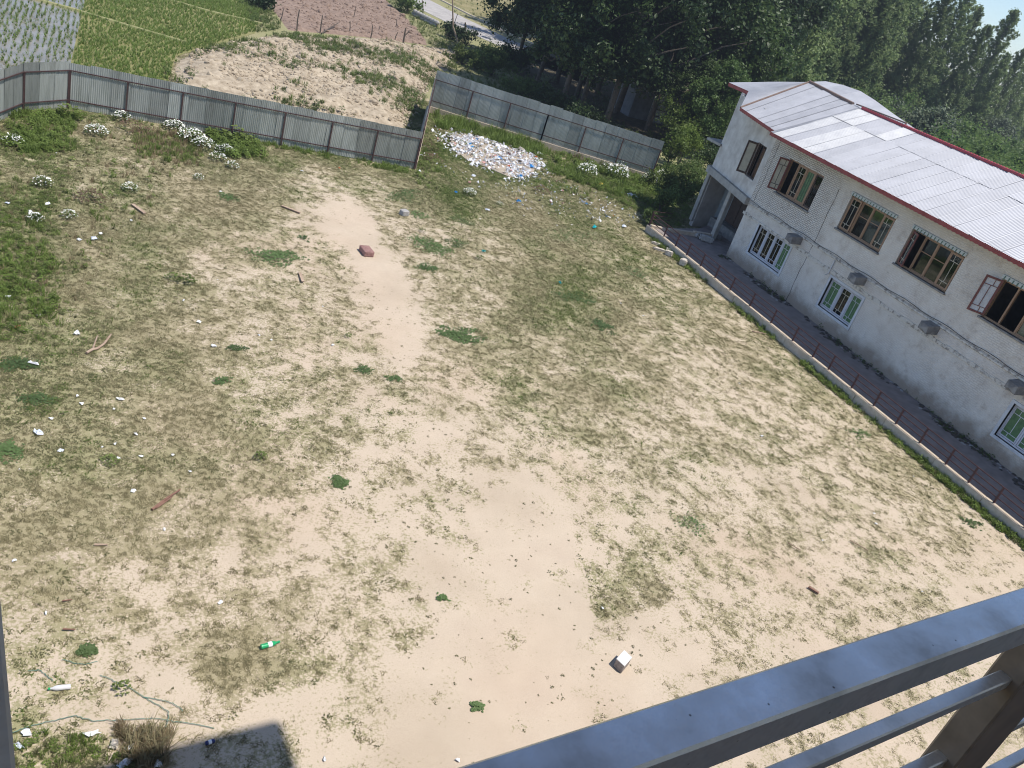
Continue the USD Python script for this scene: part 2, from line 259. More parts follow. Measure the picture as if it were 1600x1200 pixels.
# ------------------------------------------------------------------ how the yard is covered (plants grow where they grow in the photograph)
CTRL = np.array([  # px, py, cover, greenness
 (50,250,.8,.6),(50,400,.92,.8),(20,330,.9,.8),(150,330,.75,.45),(250,250,.7,.35),(350,250,.8,.5),(300,330,.75,.35),(400,300,.75,.4),(480,290,.6,.35),(560,290,.55,.4),(650,290,.85,.65),(720,300,.9,.7),(800,330,.75,.5),(900,330,.8,.55),(1000,370,.7,.5),(960,400,.75,.5),(880,460,.85,.6),(960,480,.72,.5),
 (750,380,.6,.4),(700,450,.6,.4),(520,330,.05,.2),(545,350,.0,.2),(565,380,.0,.2),(590,430,.0,.2),(605,460,-.1,.2),(625,490,.0,.2),(630,520,.2,.2),(480,360,.45,.3),(430,400,.5,.35),(500,480,.45,.3),(560,560,.48,.3),(600,640,.4,.3),(700,600,.5,.35),(800,560,.68,.45),(900,560,.65,.4),(1000,560,.58,.4),(1050,480,.6,.45),
 (1100,600,.48,.3),(1200,650,.45,.3),(1300,740,.45,.3),(1400,800,.45,.3),(1500,870,.4,.3),(1550,900,.3,.2),(1200,800,.42,.3),(1300,900,.4,.3),(1100,900,.38,.3),(1000,850,.33,.3),(975,900,.5,.2),(800,830,.1,.2),(850,900,.08,.2),(850,970,.0,.2),(780,1000,.14,.2),(850,1100,.02,.2),(930,1060,.12,.2),(720,880,.25,.3),
 (650,800,.25,.3),(700,720,.28,.3),(600,760,.32,.3),(500,700,.45,.3),(400,700,.62,.25),(300,700,.7,.25),(200,700,.75,.3),(100,700,.8,.35),(50,600,.85,.5),(150,600,.78,.35),(250,560,.72,.35),(350,560,.62,.3),(300,450,.65,.35),(200,450,.75,.5),(100,500,.9,.65),(350,430,.5,.3),(400,500,.55,.25),(450,600,.45,.25),
 (100,800,.75,.2),(200,800,.66,.2),(300,830,.6,.2),(400,850,.45,.2),(100,900,.6,.2),(200,940,.48,.2),(300,950,.47,.2),(100,1000,.44,.2),(250,1020,.38,.2),(365,1030,.75,.1),(300,1100,.32,.2),(150,1080,.4,.2),(500,1000,.38,.2),(600,950,.36,.2),(550,1100,.3,.2),(650,1100,.2,.2),(750,1150,.08,.2),(1050,1000,.28,.2),(1100,980,.4,.2),(1000,1000,.2,.2),
 (60,1160,.6,.4),(110,1180,.7,.5),(230,1170,.4,.2),(1250,1100,.35,.2),(1450,1100,.35,.2),(1580,1150,.35,.2),(1400,700,.55,.35),(1250,560,.55,.35),(1150,500,.55,.4),(1560,860,.3,.2),(100,190,.8,.5),(450,250,.85,.6),(550,265,.8,.6),(750,200,.5,.4),(850,250,.75,.6),(700,240,.9,.75),(950,260,.9,.8),(1020,300,.95,.8),(465,315,.62,.3),(605,320,.55,.35),(625,365,.52,.3),(655,405,.5,.3),(680,455,.5,.3),(678,515,.48,.3),(560,485,.48,.3),(532,440,.48,.3),(508,400,.48,.3),(585,525,.42,.3),(500,300,.5,.3),(385,1050,.8,.1),(350,1045,.8,.1),(360,978,.6,.1),(1000,880,.6,.2),(985,920,.7,.2),(950,890,.4,.2),(120,1110,.3,.2),(60,1060,.4,.2),(450,950,.42,.2),(480,850,.4,.2),(420,1080,.33,.2),(560,880,.38,.2)], float)
def cover_at(p):
    q = pix(p); d = np.hypot(q[..., None, 0] - CTRL[:, 0], (q[..., None, 1] - CTRL[:, 1]) * 1.15)
    w = np.exp(-(d / 30) ** 2) + 1e-4 / (1 + (d / 60) ** 4); w /= w.sum(-1, keepdims=True)
    return w @ CTRL[:, 2], w @ CTRL[:, 3]
def height_at(x, y):
    p = np.stack([x, y, 0 * x], -1)
    z = .05 * (meshkit.fbm(p * .35, 3, 5) - .5) + .03 * (meshkit.fbm(p * 2.2, 3, 9) - .5)
    fade = np.clip((np.hypot(x - 11, y - 25) - 60) / 50, 0, 1)
    return z * (1 - fade) - .01
def axis(a, b, step, far): 
    mid = np.arange(a, b, step); grow = np.cumsum(step * 1.35 ** np.arange(1, 40)); grow = grow[grow < far]
    return np.concatenate([a - grow[::-1], mid, b + grow])
xs, ys = axis(-9, 31, .115, 4000), axis(5, 57, .135, 4000)
gx, gy = np.meshgrid(xs, ys); V = np.stack([gx.ravel(), gy.ravel(), height_at(gx, gy).ravel()], -1)
yard = (V[:, 0] > -12) & (V[:, 0] < 37) & (V[:, 1] > 4) & (V[:, 1] < 58)
cov, grn = np.full(len(V), .85), np.full(len(V), .75)
cov[yard], grn[yard] = cover_at(V[yard] * [1, 1, 0])
f1 = meshkit.fbm(V * [1.1, 1.1, 0], 4, 21); f2 = meshkit.fbm(V * [.5, .5, 0], 3, 33)
f3 = meshkit.fbm(V * [3.3, 3.3, 0], 4, 77); cov2 = np.clip(cov + .45 * (f1 - .5) + .75 * (f3 - .5), -.4, 1.3); grn2 = np.clip(grn - .17 + .8 * (f2 - .5), 0, 1)
clay = np.clip((meshkit.fbm(V * [.25, .25, 0], 3, 44) - .5) * 2.2, 0, 1)
nx, ny = len(xs), len(ys); I = np.arange(nx * ny).reshape(ny, nx)
F = np.stack([I[:-1, :-1], I[:-1, 1:], I[1:, 1:], I[1:, :-1]], -1).reshape(-1, 4)
gm = usdkit.mesh(stage, '/World/ground', (V, F), G, smooth=True); tag(gm, 'sun-dried sandy yard with patchy grass, running on to the fields beyond', 'ground', kind='structure')
for nm, a in (('cover', cov2), ('green', grn2), ('clay', clay)):
    UsdGeom.PrimvarsAPI(gm).CreatePrimvar(nm, Sdf.ValueTypeNames.FloatArray, 'vertex').Set(Vt.FloatArray.FromNumpy(a.astype(np.float32)))

# ------------------------------------------------------------------ fields, mound, road beyond the fence
def sheet(name, px_poly, z, material, label, cat, pts=None):
    P = [tuple(g(*q)[:2]) for q in px_poly] if pts is None else pts
    return build(name, MB().prism(Polygon(P).buffer(0), z - .05, z), material, label=label, cat=cat, kind='structure')
def rough_sheet(name, P, step, hf, material, label, cat, edge=1.2):
    poly = Polygon(P).buffer(0); x0, y0, x1, y1 = poly.bounds
    ax, ay = np.arange(x0 - step, x1 + 2 * step, step), np.arange(y0 - step, y1 + 2 * step, step)
    X, Y = np.meshgrid(ax, ay); from shapely import contains_xy, distance, points
    ins = contains_xy(poly, X, Y); d = distance(points(X, Y), poly.exterior); rise = np.where(ins, np.clip(d / edge, 0, 1), 0); rise = rise * rise * (3 - 2 * rise)
    Z = -.06 + (hf(X, Y) + .07) * rise
    I = np.arange(X.size).reshape(X.shape); F = np.stack([I[:-1, :-1], I[:-1, 1:], I[1:, 1:], I[1:, :-1]], -1).reshape(-1, 4)
    keep = ins.ravel()[F].any(1); F = F[keep]; u, inv = np.unique(F, return_inverse=True)
    build(name, (np.stack([X.ravel(), Y.ravel(), Z.ravel()], -1)[u], inv.reshape(F.shape)), material, smooth=60, label=label, cat=cat, kind='structure')
    return poly, lambda x, y: -.06 + (hf(x, y) + .07) * np.clip(distance(points(x, y), poly.exterior) / edge, 0, 1)
WATER = usdkit.material(stage, '/World/Looks/paddy_water', {'g': ('geometry', {}), 'n': ('noise_texture', {'scale': .8, 'detail': 4.}), 'r': ('rgb_ramp', {'ramp': [(.35, (.20, .185, .16)), (.65, (.27, .25, .22))]}), 'p': ('principled_bsdf', {'roughness': .2, 'specular_ior_level': .4})},
    [('g.position', 'n.vector'), ('n.fac', 'r.fac'), ('r.color', 'p.base_color')], surface='p.BSDF')
MUD = mat('wet_mud', (.19, .19, .065), (.25, .225, .095), .5, .75, bump=.3)
SOIL = mat('pale_dug_soil', (.27, .215, .15), (.47, .395, .295), 2.6, .95, bump=.8, bscale=9, detail=8.)
PLOUGH = mat('ploughed_soil', (.175, .12, .09), (.29, .21, .165), 2.5, .95, bump=.9, bscale=7, detail=8.)
ROADM = mat('worn_concrete_road', (.33, .31, .30), (.42, .40, .385), .8, .9, bump=.2)
VERGE = mat('dry_verge', (.16, .15, .05), (.30, .25, .13), .35, .95, bump=.5, bscale=8)
BUND = mat('straw_bund', (.21, .22, .09), (.31, .29, .15), 2., .95, bump=.5)
sheet('paddy_water', [(-130, -130), (112, -130), (135, -10), (110, 101), (30, 112), (-140, 160)], .02, WATER, 'flooded lilac-grey paddy with rows of rice seedlings', 'paddy')
sheet('green_paddy', [(112, -130), (560, -130), (415, -20), (398, 52), (275, 88), (255, 152), (109, 103), (135, -10)], .015, MUD, 'green young paddy on wet brown mud between straw-coloured bunds', 'paddy')
for a in ([(-40, -25), (110, 15), (200, 42), (290, 68)], [(180, -22), (260, 0), (330, 20), (425, 42)]):
    p = np.array([g(*q) for q in a]); p[:, 2] = .06
    mbb = MB(); t = np.linspace(0, 1, 40); c = np.stack([np.interp(t, np.linspace(0, 1, len(p)), p[:, k]) for k in range(3)], -1); c[:, 0] += rng.normal(0, .06, 40)
    c[:, 2] -= .06; mbb.tube(c, .16, 7); build('bund', mbb, BUND, label='low straw-coloured earth bund across the paddies', cat='bund', kind='structure')
N3 = lambda x, y, s, o, sd: meshkit.fbm(np.stack([x * s, y * s, 0 * x], -1), o, sd)
mound_px = [(262, 92), (330, 66), (440, 52), (560, 62), (670, 74), (745, 88), (705, 112), (672, 140), (640, 208), (540, 188), (400, 160), (262, 128)]
mound, mound_z = rough_sheet('soil_mound', [tuple(g(*q)[:2]) for q in mound_px], .24, lambda x, y: .25 + .5 * N3(x, y, .22, 3, 3) + .55 * (N3(x, y, 1.1, 4, 4) - .4), SOIL, 'pale lumpy heap of dug soil beyond the sheet fence', 'soil mound', 2.5)
plough, plough_z = rough_sheet('ploughed_field', [tuple(g(*q)[:2]) for q in [(412, -60), (418, 10), (448, 48), (560, 58), (672, 72), (668, 62), (640, 30), (610, 5), (585, -25), (560, -70)]], .3, lambda x, y: .12 + .22 * (N3(x, y, 2.2, 3, 8) - .35), PLOUGH, 'reddish brown ploughed field of clods behind the row of stakes', 'ploughed field', .8)
L_, R_ = [(560, -55), (634, 3), (708, 40), (778, 71), (850, 104), (930, 140)], [(600, -55), (671, 0), (727, 29), (782, 55), (850, 84), (930, 118)]
sheet('road', L_ + R_[::-1], .02, ROADM, 'pale worn road running past the trees', 'road')
pk = [g(q[0] + 9, q[1] - 4, 0) for q in R_]; mbk = MB()
for a, b in zip(pk[:-1], pk[1:]): mbk.beam(a + [0, 0, .06], b + [0, 0, .06], .35, .16)
build('road_kerb', mbk, COPING, label='long white kerb on the far side of the road', cat='kerb', kind='structure')
sheet('verge', [(q[0] + 14, q[1] - 6) for q in R_] + [(1000, 60), (900, -20), (700, -80)], .012, VERGE, 'yellow-green dry verge beyond the road', 'verge')
FIELD = mat('far_green_field', (.13, .17, .05), (.19, .22, .08), .1, .95)
pf = at_distance(1568, 400); 
build('far_field', MB().prism(Polygon([(pf[0] - 90, pf[1] - 90), (pf[0] + 60, pf[1] - 120), (pf[0] + 110, pf[1] + 60), (pf[0] - 40, pf[1] + 90)]), -.03, .03), FIELD, label='bright green open field seen between the far trees', cat='field', kind='structure')

# ------------------------------------------------------------------ the white brick building
bld = thing('school_building', 'two-storey white-painted brick building with tin roof and red eaves', 'building')
WX, T = 30.21, .26
A_, B_, C_ = np.array([30.21, 33.72]), np.array([30.79, 36.05]), np.array([31.5, 39.2])
wins_up = [(29.73, 32.27, 4.47, 6.17), (24.98, 27.72, 4.5, 6.05), (21.22, 24.0, 4.5, 6.05), (16.55, 19.42, 4.46, 6.03)]
wins_lo = [(29.74, 32.32, 1.22, 2.72), (24.58, 26.66, 1.12, 2.52), (14.1, 16.46, 1.10, 2.47)]
holes = [[(a, c), (b, c), (b, d), (a, d)] for a, b, c, d in wins_up + wins_lo]
build('wall', MB().prism(Polygon([(5, -.2), (A_[1], -.2), (A_[1], 7.0), (5, 7.0)], holes), WX, WX + T, (1, 2, 0)), WALL, bld)
def facet(a, b, z0, z1, hs=()):
    d = b - a; L = np.linalg.norm(d); d /= L; nn = np.array([d[1], -d[0]])     # inward normal (+x side)
    v, f = MB().prism(Polygon([(0, z0), (L, z0), (L, z1), (0, z1)], hs), 0, T, (0, 1, 2)).arr()
    w = np.zeros_like(v); w[:, :2] = a + v[:, :1] * d + v[:, 2:] * nn; w[:, 2] = v[:, 1]; return w, f, d, nn
w, f, d1, n1 = facet(A_, B_, 3.5, 7.15, [[(.55, 4.3), (1.65, 4.3), (1.65, 6.05), (.55, 6.05)]]); build('wall', (w, f), FACETW, bld)
w, f, d2, n2 = facet(B_, C_, 3.5, 7.6); build('wall', (w, f), FACETW, bld)
w, f, _, _ = facet(C_, np.array([41., 41.]), -.2, 7.7); build('end_wall', (w, f), FACETW, bld)
mb = MB(); mb.box((38.2, 5, -.2), (38.5, 40.9, 6.9)); mb.box((30.47, 4.7, -.2), (38.5, 5.0, 6.9)); build('back_wall', mb, WALL, bld)
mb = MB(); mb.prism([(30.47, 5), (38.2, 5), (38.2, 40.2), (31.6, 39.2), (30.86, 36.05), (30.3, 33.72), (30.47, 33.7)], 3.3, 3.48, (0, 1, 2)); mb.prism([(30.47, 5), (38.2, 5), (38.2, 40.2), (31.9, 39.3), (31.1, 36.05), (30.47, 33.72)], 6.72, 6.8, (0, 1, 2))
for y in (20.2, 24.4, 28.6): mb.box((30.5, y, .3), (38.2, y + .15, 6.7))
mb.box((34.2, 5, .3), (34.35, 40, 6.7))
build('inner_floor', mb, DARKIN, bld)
# porch under the angled end
PB = mat('porch_wall_paint', (.30, .34, .38), (.38, .41, .44), 2., .9)
mb = MB()
for a, b in ((A_, B_), (B_, C_), (C_, np.array([35.5, 40.1]))):
    dd = (b - a) / np.linalg.norm(b - a); q = np.array([-dd[1], dd[0]]) * .06
    mb.beam((*(a + q), 3.36), (*(b + q + dd * .08), 3.36), .34, .36)
build('porch_beam', mb, CEMENT, bld)
for c in (B_, C_): build('porch_column', MB().bevel_box((c[0] - .1, c[1] - .22, .3), (c[0] + .16, c[1] + .06, 3.18), .02), CEMENT, bld)
build('porch_wall', MB().box((33.1, 33.75, .3), (33.3, 39.6, 3.3)), PB, bld)
build('porch_wall', MB().box((30.48, 33.5, -.2), (33.3, 33.72, 3.3)), PB, bld)
pd = build('porch_door', MB().box((33.02, 36.4, .9), (33.09, 38.2, 3.05)), WOOD_DK, bld)
build('door_panel', MB().box((32.99, 36.5, 1.0), (33.02, 37.25, 2.95)), WOOD_DK, pd); build('door_panel', MB().box((32.99, 37.35, 1.0), (33.02, 38.1, 2.95)), WOOD_DK, pd)
build('porch_step', MB().bevel_box((32.3, 35.9, .3), (33.09, 38.6, .88), .02), CEMENT_D, bld)
build('sunshade', MB().prism([(31.35, 39.05), (31.2, 40.2), (33.5, 40.6), (33.6, 39.5)], 4.72, 4.85, (0, 1, 2)), CEMENT, bld)
# ---- windows
def sash(parent, y0, y1, z0, z1, x, fm, name='sash', bars='grid', glass=GLASS, barm=None, ax=None, ang=0., w=.075, d=.045):
    """a framed leaf in the plane x, with bars and pane; ang swings it about its vertical edge ax"""
    def rot(mb):
        v, f = mb.arr()
        if ang:
            c, s = math.cos(ang), math.sin(ang); q = v[:, :2] - [x, ax]; v = v.copy(); v[:, 0] = x + c * q[:, 0] - s * q[:, 1]; v[:, 1] = ax + s * q[:, 0] + c * q[:, 1]
        return v, f
    mb = MB(); mb.box((x, y0, z0), (x + d, y0 + w, z1)); mb.box((x, y1 - w, z0), (x + d, y1, z1)); mb.box((x, y0 + w, z0), (x + d, y1 - w, z0 + w)); mb.box((x, y0 + w, z1 - w), (x + d, y1 - w, z1))
    s = build(name, rot(mb), fm, parent); barm = barm or fm; h = z1 - z0; m = (y0 + y1) / 2
    mb = MB(); b = .011
    if bars == 'grid':
        zt, zb = z1 - w - h * .17, z0 + w + h * .13
        mb.box((x + .012, y0 + w, zt - b), (x + .03, y1 - w, zt + b)); mb.box((x + .012, y0 + w, zb - b), (x + .03, y1 - w, zb + b))
        mb.box((x + .014, m - b, zb + b), (x + .028, m + b, zt - b))
        for zz0, zz1 in ((z0 + w, zb - b), (zt + b, z1 - w)): mb.box((x + .014, m + .07 - b, zz0), (x + .028, m + .07 + b, zz1))
    elif bars == 'cross':
        mb.box((x + .012, y0 + w, (z0 + z1) / 2 + .12), (x + .03, y1 - w, (z0 + z1) / 2 + .15))
    elif bars == 'upright':
        for k in range(1, 4): q = y0 + (y1 - y0) * k / 4; mb.box((x + .012, q - .012, z0 + w), (x + .03, q + .012, z1 - w))
    if mb.n: build('glazing_bar', rot(mb), barm, s)
    if glass: build('pane', rot(MB().box((x + .018, y0 + w, z0 + w), (x + .022, y1 - w, z1 - w))), glass, s)
    return s
def frame(y0, y1, z0, z1, x, fm, splits=(), w=.07, d=.10, name='window_frame', label=None):
    mb = MB(); mb.box((x, y0, z0), (x + d, y0 + w, z1)); mb.box((x, y1 - w, z0), (x + d, y1, z1)); mb.box((x, y0 + w, z0), (x + d, y1 - w, z0 + w)); mb.box((x, y0 + w, z1 - w), (x + d, y1 - w, z1))
    for q in splits: mb.box((x + .002, q - w / 2, z0 + w), (x + d - .002, q + w / 2, z1 - w))
    return mb
def sill(y0, y1, z, parent): build('window_sill', MB().bevel_box((WX - .09, y0 - .05, z - .07), (WX + .10, y1 + .05, z), .012), CEMENT_D, parent)
def window(name, y0, y1, z0, z1, fm, n, label):
    cuts = [y0 + (y1 - y0) * k / n for k in range(1, n)]
    wn = build(name, frame(y0, y1, z0, z1, WX + .11, fm, cuts), fm, bld, label=label); return wn, [y0] + cuts + [y1]
def hood(y0, y1, z, parent):
    build('scalloped_hood', MB().prism([(WX - .075, z), (WX - .045, z + .13), (WX, z + .15), (WX, z + .01)], y0 - .03, y1 + .03, (0, 2, 1)), HOODPAINT, parent)
    k = 15
    for i in range(k):
        q = y0 + (y1 - y0) * (i + .5) / k; mb = MB(); mb.prism([(WX - .082, z - .035), (WX - .078, z - .035), (WX - .05, z + .105), (WX - .054, z + .11)], q - .026, q + .026, (0, 2, 1))
        build('hood_stripe', mb, HOODSTRIPE, parent)
# upper 1: one leaf swung out at the far end, green curtain
wn, c = window('upper_window', *wins_up[0], WOOD, 4, 'brown upper window with one leaf swung open and a green curtain')
y0, y1, z0, z1 = wins_up[0]; sill(y0, y1, z0, wn)
sash(wn, c[3] + .03, c[4] - .05, z0 + .07, z1 - .07, WX + .06, WOOD_RED, ax=c[4] - .05, ang=-2.15, glass=None, barm=BAR_DARK)
build('leaf_backing', (lambda v, f: (np.column_stack([WX + .06 + math.cos(-2.15) * (v[:, 0] - WX - .06) - math.sin(-2.15) * (v[:, 1] - c[4] + .05), c[4] - .05 + math.sin(-2.15) * (v[:, 0] - WX - .06) + math.cos(-2.15) * (v[:, 1] - c[4] + .05), v[:, 2]]), f))(*MB().box((WX + .066, c[3] + .10, z0 + .14), (WX + .07, c[4] - .12, z1 - .14)).arr()), PALE_CLOTH, wn)
sash(wn, c[2] + .03, c[3] - .03, z0 + .07, z1 - .07, WX + .13, WOOD, barm=BAR_CREAM); sash(wn, c[1] + .03, c[2] - .03, z0 + .07, z1 - .07, WX + .13, WOOD, bars='upright', glass=GREENGLASS, barm=BAR_DARK)
build('curtain', MB().box((WX + .21, c[1] + .05, z0 + .1), (WX + .225, c[2] - .05, z1 - .1)), GREEN_CLOTH, wn)
sash(wn, c[0] + .07, c[1] - .03, z0 + .07, z1 - .07, WX + .135, WOOD_DK, bars='')
for i, lb in ((1, 'brown upper window with striped hood and barred side leaves, second from the porch'), (2, 'brown upper window with striped hood and an ajar far leaf')):
    wn, c = window('upper_window', *wins_up[i], WOOD, 4, lb); y0, y1, z0, z1 = wins_up[i]; sill(y0, y1, z0, wn); hood(y0, y1, z1 + .02, wn)
    sash(wn, c[0] + .06, c[1] - .03, z0 + .06, z1 - .06, WX + .055, WOOD, barm=BAR_CREAM); 
    if i == 1: sash(wn, c[3] + .03, c[4] - .06, z0 + .06, z1 - .06, WX + .055, WOOD, barm=BAR_CREAM)
    else: sash(wn, c[3] + .03, c[4] - .06, z0 + .06, z1 - .06, WX + .055, WOOD_RED, ax=c[4] - .06, ang=-.55, barm=BAR_CREAM)
    for k in (1, 2): sash(wn, c[k] + .03, c[k + 1] - .03, z0 + .07, z1 - .07, WX + .13, WOOD, bars='cross', barm=WOOD, w=.035)
wn, c = window('upper_window', *wins_up[3], WOOD, 4, 'brown upper window nearest the camera with a leaf swung wide open'); y0, y1, z0, z1 = wins_up[3]; sill(y0, y1, z0, wn); hood(y0, y1, z1 + .02, wn)
sash(wn, c[3] + .03, c[4] - .06, z0 + .06, z1 - .06, WX + .05, WOOD_RED, ax=c[4] - .06, ang=-2.35, bars='grid', glass=None)
build('leaf_backing', (lambda v, f: (np.column_stack([WX + .05 + math.cos(-2.35) * (v[:, 0] - WX - .05) - math.sin(-2.35) * (v[:, 1] - c[4] + .06), c[4] - .06 + math.sin(-2.35) * (v[:, 0] - WX - .05) + math.cos(-2.35) * (v[:, 1] - c[4] + .06), v[:, 2]]), f))(*MB().box((WX + .056, c[3] + .10, z0 + .13), (WX + .06, c[4] - .13, z1 - .13)).arr()), PLASTER, wn)
for k in (0, 1): sash(wn, c[k] + .03, c[k + 1] - .03, z0 + .07, z1 - .07, WX + .13, WOOD, bars='cross', w=.04)
build('lower_blind', MB().box((WX + .2, c[0] + .05, z0 + .1), (WX + .21, c[2] - .05, z0 + .75)), PALE_CLOTH, wn)
# lower windows with pale surrounds
for i, (n, cl, lb) in enumerate(((4, (1, 1, 0, 2), 'grey lower window of four barred leaves beside the porch'), (3, (2, 1, 2), 'grey lower window of three leaves with green curtains in mid wall'), (3, (2, 2, 2), 'grey lower window cut by the right edge of the picture'))):
    y0, y1, z0, z1 = wins_lo[i]; wn, c = window('lower_window', y0, y1, z0, z1, GREYFRAME, n, lb)
    mb = MB(); mb.prism(Polygon([(y0 - .12, z0 - .12), (y1 + .12, z0 - .12), (y1 + .12, z1 + .1), (y0 - .12, z1 + .1)], [[(y0, z0), (y1, z0), (y1, z1), (y0, z1)]]), WX - .03, WX + .10, (1, 2, 0)); build('window_surround', mb, PLASTER, wn)
    for k in range(n):
        kind = cl[n - 1 - k] if i == 0 else cl[k]
        sash(wn, c[k] + .05, c[k + 1] - .05, z0 + .08, z1 - .08, WX + .12, GREYFRAME, barm=BAR_CREAM if kind == 1 else GREYFRAME, w=.05, glass=GREENGLASS if kind == 2 else GLASS)
        if kind == 9: build('curtain', MB().box((WX + .215, c[k] + .08, z0 + .1), (WX + .23, c[k + 1] - .08, z1 - .1)), GREEN_CLOTH, wn)
# window of the angled bay
def on_facet(v): q = np.array(v, float); o = q.copy(); o[:, :2] = A_ + q[:, 1:2] * d1 + (q[:, 0:1] - WX) * n1; return o
wn = build('bay_window', (lambda v, f: (on_facet(v), f))(*frame(.55, 1.65, 4.3, 6.05, WX + .1, WOOD_DK, (1.1,)).arr()), WOOD_DK, bld, label='dark brown window of the angled bay with an open leaf')
mb = MB(); 
for k in range(5): mb.box((WX + .12, .66 + k * .1, 4.4), (WX + .14, .68 + k * .1, 5.9))
build('glazing_bar', (on_facet(mb.arr()[0]), mb.arr()[1]), WOOD, wn)
v, f = MB().prism(Polygon([(1.1, 4.35), (1.65, 4.35), (1.65, 6.0), (1.1, 6.0)], [[(1.19, 4.45), (1.56, 4.45), (1.56, 5.9), (1.19, 5.9)]]), WX, WX + .05, (1, 2, 0)).arr()
def swing(v, ang=-2.0):
    q = v[:, :2] - [WX, 1.62]; o = v.copy(); c_, s_ = math.cos(ang), math.sin(ang); o[:, 0] = WX + c_ * q[:, 0] - s_ * q[:, 1]; o[:, 1] = 1.62 + s_ * q[:, 0] + c_ * q[:, 1]; return on_facet(o)
sw = build('sash', (swing(v), f), WOOD_DK, wn); v, f = MB().box((WX + .02, 1.19, 4.45), (WX + .03, 1.56, 5.9)).arr(); build('pane', (swing(v), f), PALE_CLOTH, sw)
# bands, corbels, cable, pipe
BANDM = mat('chipped_plaster_band', (.27, .235, .205), (.58, .54, .49), 5., .95, bump=.8, lo=.38, hi=.52)
mb = MB()
for y in np.arange(5, 33.4, .6): mb.box((WX - .025 - rng.uniform(0, .015), y, 2.70 + rng.uniform(-.03, .03)), (WX + .01, y + .62, 2.84 + rng.uniform(-.03, .03)))
build('lintel_band', mb, BANDM, bld)
mb = MB(); mb.prism([(WX - .05, 3.36), (WX + .01, 3.44), (WX + .01, 3.26), (WX - .05, 3.30)], 5, 33.7, (0, 2, 1)); build('floor_band', mb, BANDM, bld)
for y, z in ((29.5, 3.0), (25.1, 3.05), (20.85, 3.0), (16.55, 2.95)):
    mb = MB(); pts = [(WX - .62, y - .24, z - .06), (WX - .58, y + .26, z - .02), (WX - .62, y - .2, z + .26), (WX - .58, y + .26, z + .28), (WX + .02, y - .26, z - .04), (WX + .02, y + .26, z - .04), (WX + .02, y - .26, z + .34), (WX + .02, y + .26, z + .34), (WX - .72, y + .02, z + .08)]
    build('beam_stub', mb.tm(trimesh.Trimesh(pts).convex_hull), CEMENT_D, bld)
t = np.linspace(0, 1, 60); build('cable', MB().tube(np.stack([WX - .06 + 0 * t, 33.6 - 28 * t, 3.5 - .06 * np.sin(t * 40) ** 2], -1), .012, 4), BAR_DARK, bld)
build('drain_pipe', MB().tube([(WX - .05, 26.9, 3.25), (WX - .05, 26.9, 2.6), (WX - .2, 26.9, 2.52)], .03, 8), PLASTER, bld)
CRACK = mat('dark_crack', (.04, .035, .03), None, rough=1.)
for y, zz in ((33.45, (3.5, 6.7)), (28.55, (.3, 6.0))):
    n = 24; zt = np.linspace(*zz, n); yt = y + np.cumsum(rng.normal(0, .018, n)); build('wall_crack', MB().tube(np.stack([np.full(n, WX - .001), yt, zt], -1), rng.uniform(.006, .018, n), 4), CRACK, bld)
# ---- roof
def corr(e0, e1, r0, r1, n, amp=.011, per=6):
    """corrugated sheet between an eave edge e0-e1 and a ridge edge r0-r1, n waves wide"""
    e0, e1, r0, r1 = (np.array(q, float) for q in (e0, e1, r0, r1)); u = np.linspace(0, 1, n * per + 1); nrm = np.cross(e1 - e0, r0 - e0); nrm /= np.linalg.norm(nrm); nrm *= np.sign(nrm[2]) or 1
    wv = amp * np.cos(u * n * 2 * np.pi)[:, None] * nrm; a, b = e0 + u[:, None] * (e1 - e0) + wv, r0 + u[:, None] * (r1 - r0) + wv; k = len(u)
    top = np.vstack([a, b]); low = top - .004 * nrm; i = np.arange(k - 1); f = np.stack([i, i + 1, i + 1 + k, i + k], -1)
    return np.vstack([top, low]), np.vstack([f, f[:, ::-1] + 2 * k])
EX, EZ, RX, RZ = 29.32, 6.98, 34.0, 9.06
nrm_m = np.array([-(RZ - EZ), 0, RX - EX]); nrm_m /= np.linalg.norm(nrm_m)
yq = 5.0; cw = .76
while yq < 33.2:
    ya, yb = yq, min(yq + cw + .03, 33.3)
    for lo, hi, up in ((0, .70, 0), (.67, 1.0, .012)):
        P = lambda y, s, j: np.array([EX + (RX - EX) * s, y, EZ + (RZ - EZ) * s + (.02 if y < 20 else 0) * s]) + nrm_m * (up + j)
        tm_ = TIN_GLARE if 29.2 < ya < 32.4 and rng.uniform() < .7 else TIN
        j = [rng.normal(0, .008) for _ in range(4)]
        build('roof_sheet', corr(P(ya, lo, j[0] - .006), P(yb, lo, j[1] + .006), P(ya, hi, j[2] - .006), P(yb, hi, j[3] + .006), 10), tm_, bld, smooth=50)
    yq += cw
def on_ray(px, py, X): d = ray(px, py); return EYE + d * (X / d[0])
Pb, AP = on_ray(1157, 168, 30.09), on_ray(1265, 128, 34.0); Er, El = on_ray(1169.5, 142.5, 31.62), on_ray(1139, 129, 31.62)
e0, r0 = np.array([29.62, 33.28, 7.03]), np.array([34., 33.3, 9.08]); k = 6
for i in range(k):
    s0, s1 = i / k, (i + 1.04) / k; j = rng.normal(0, .015, 2)
    build('roof_sheet', corr(e0 + (Pb - e0) * s0 + [0, 0, j[0]], e0 + (Pb - e0) * min(s1, 1) + [0, 0, j[1]], r0 + (AP - r0) * s0 + [0, 0, j[0]], r0 + (AP - r0) * min(s1, 1) + [0, 0, j[1]], 8), TIN, bld, smooth=50)
hipin = [Pb, AP, Er]
build('hip_sheet', corr(Pb, Er, Pb + (AP - Pb) * .97, Er + (AP - Er) * .97, 16), TIN, bld, smooth=50)
Q = on_ray(1215, 128.0, 34.6)
build('wing_sheet', corr(Er, El, AP + [0, 0, -.01], Q, 18), TIN, bld, smooth=50)
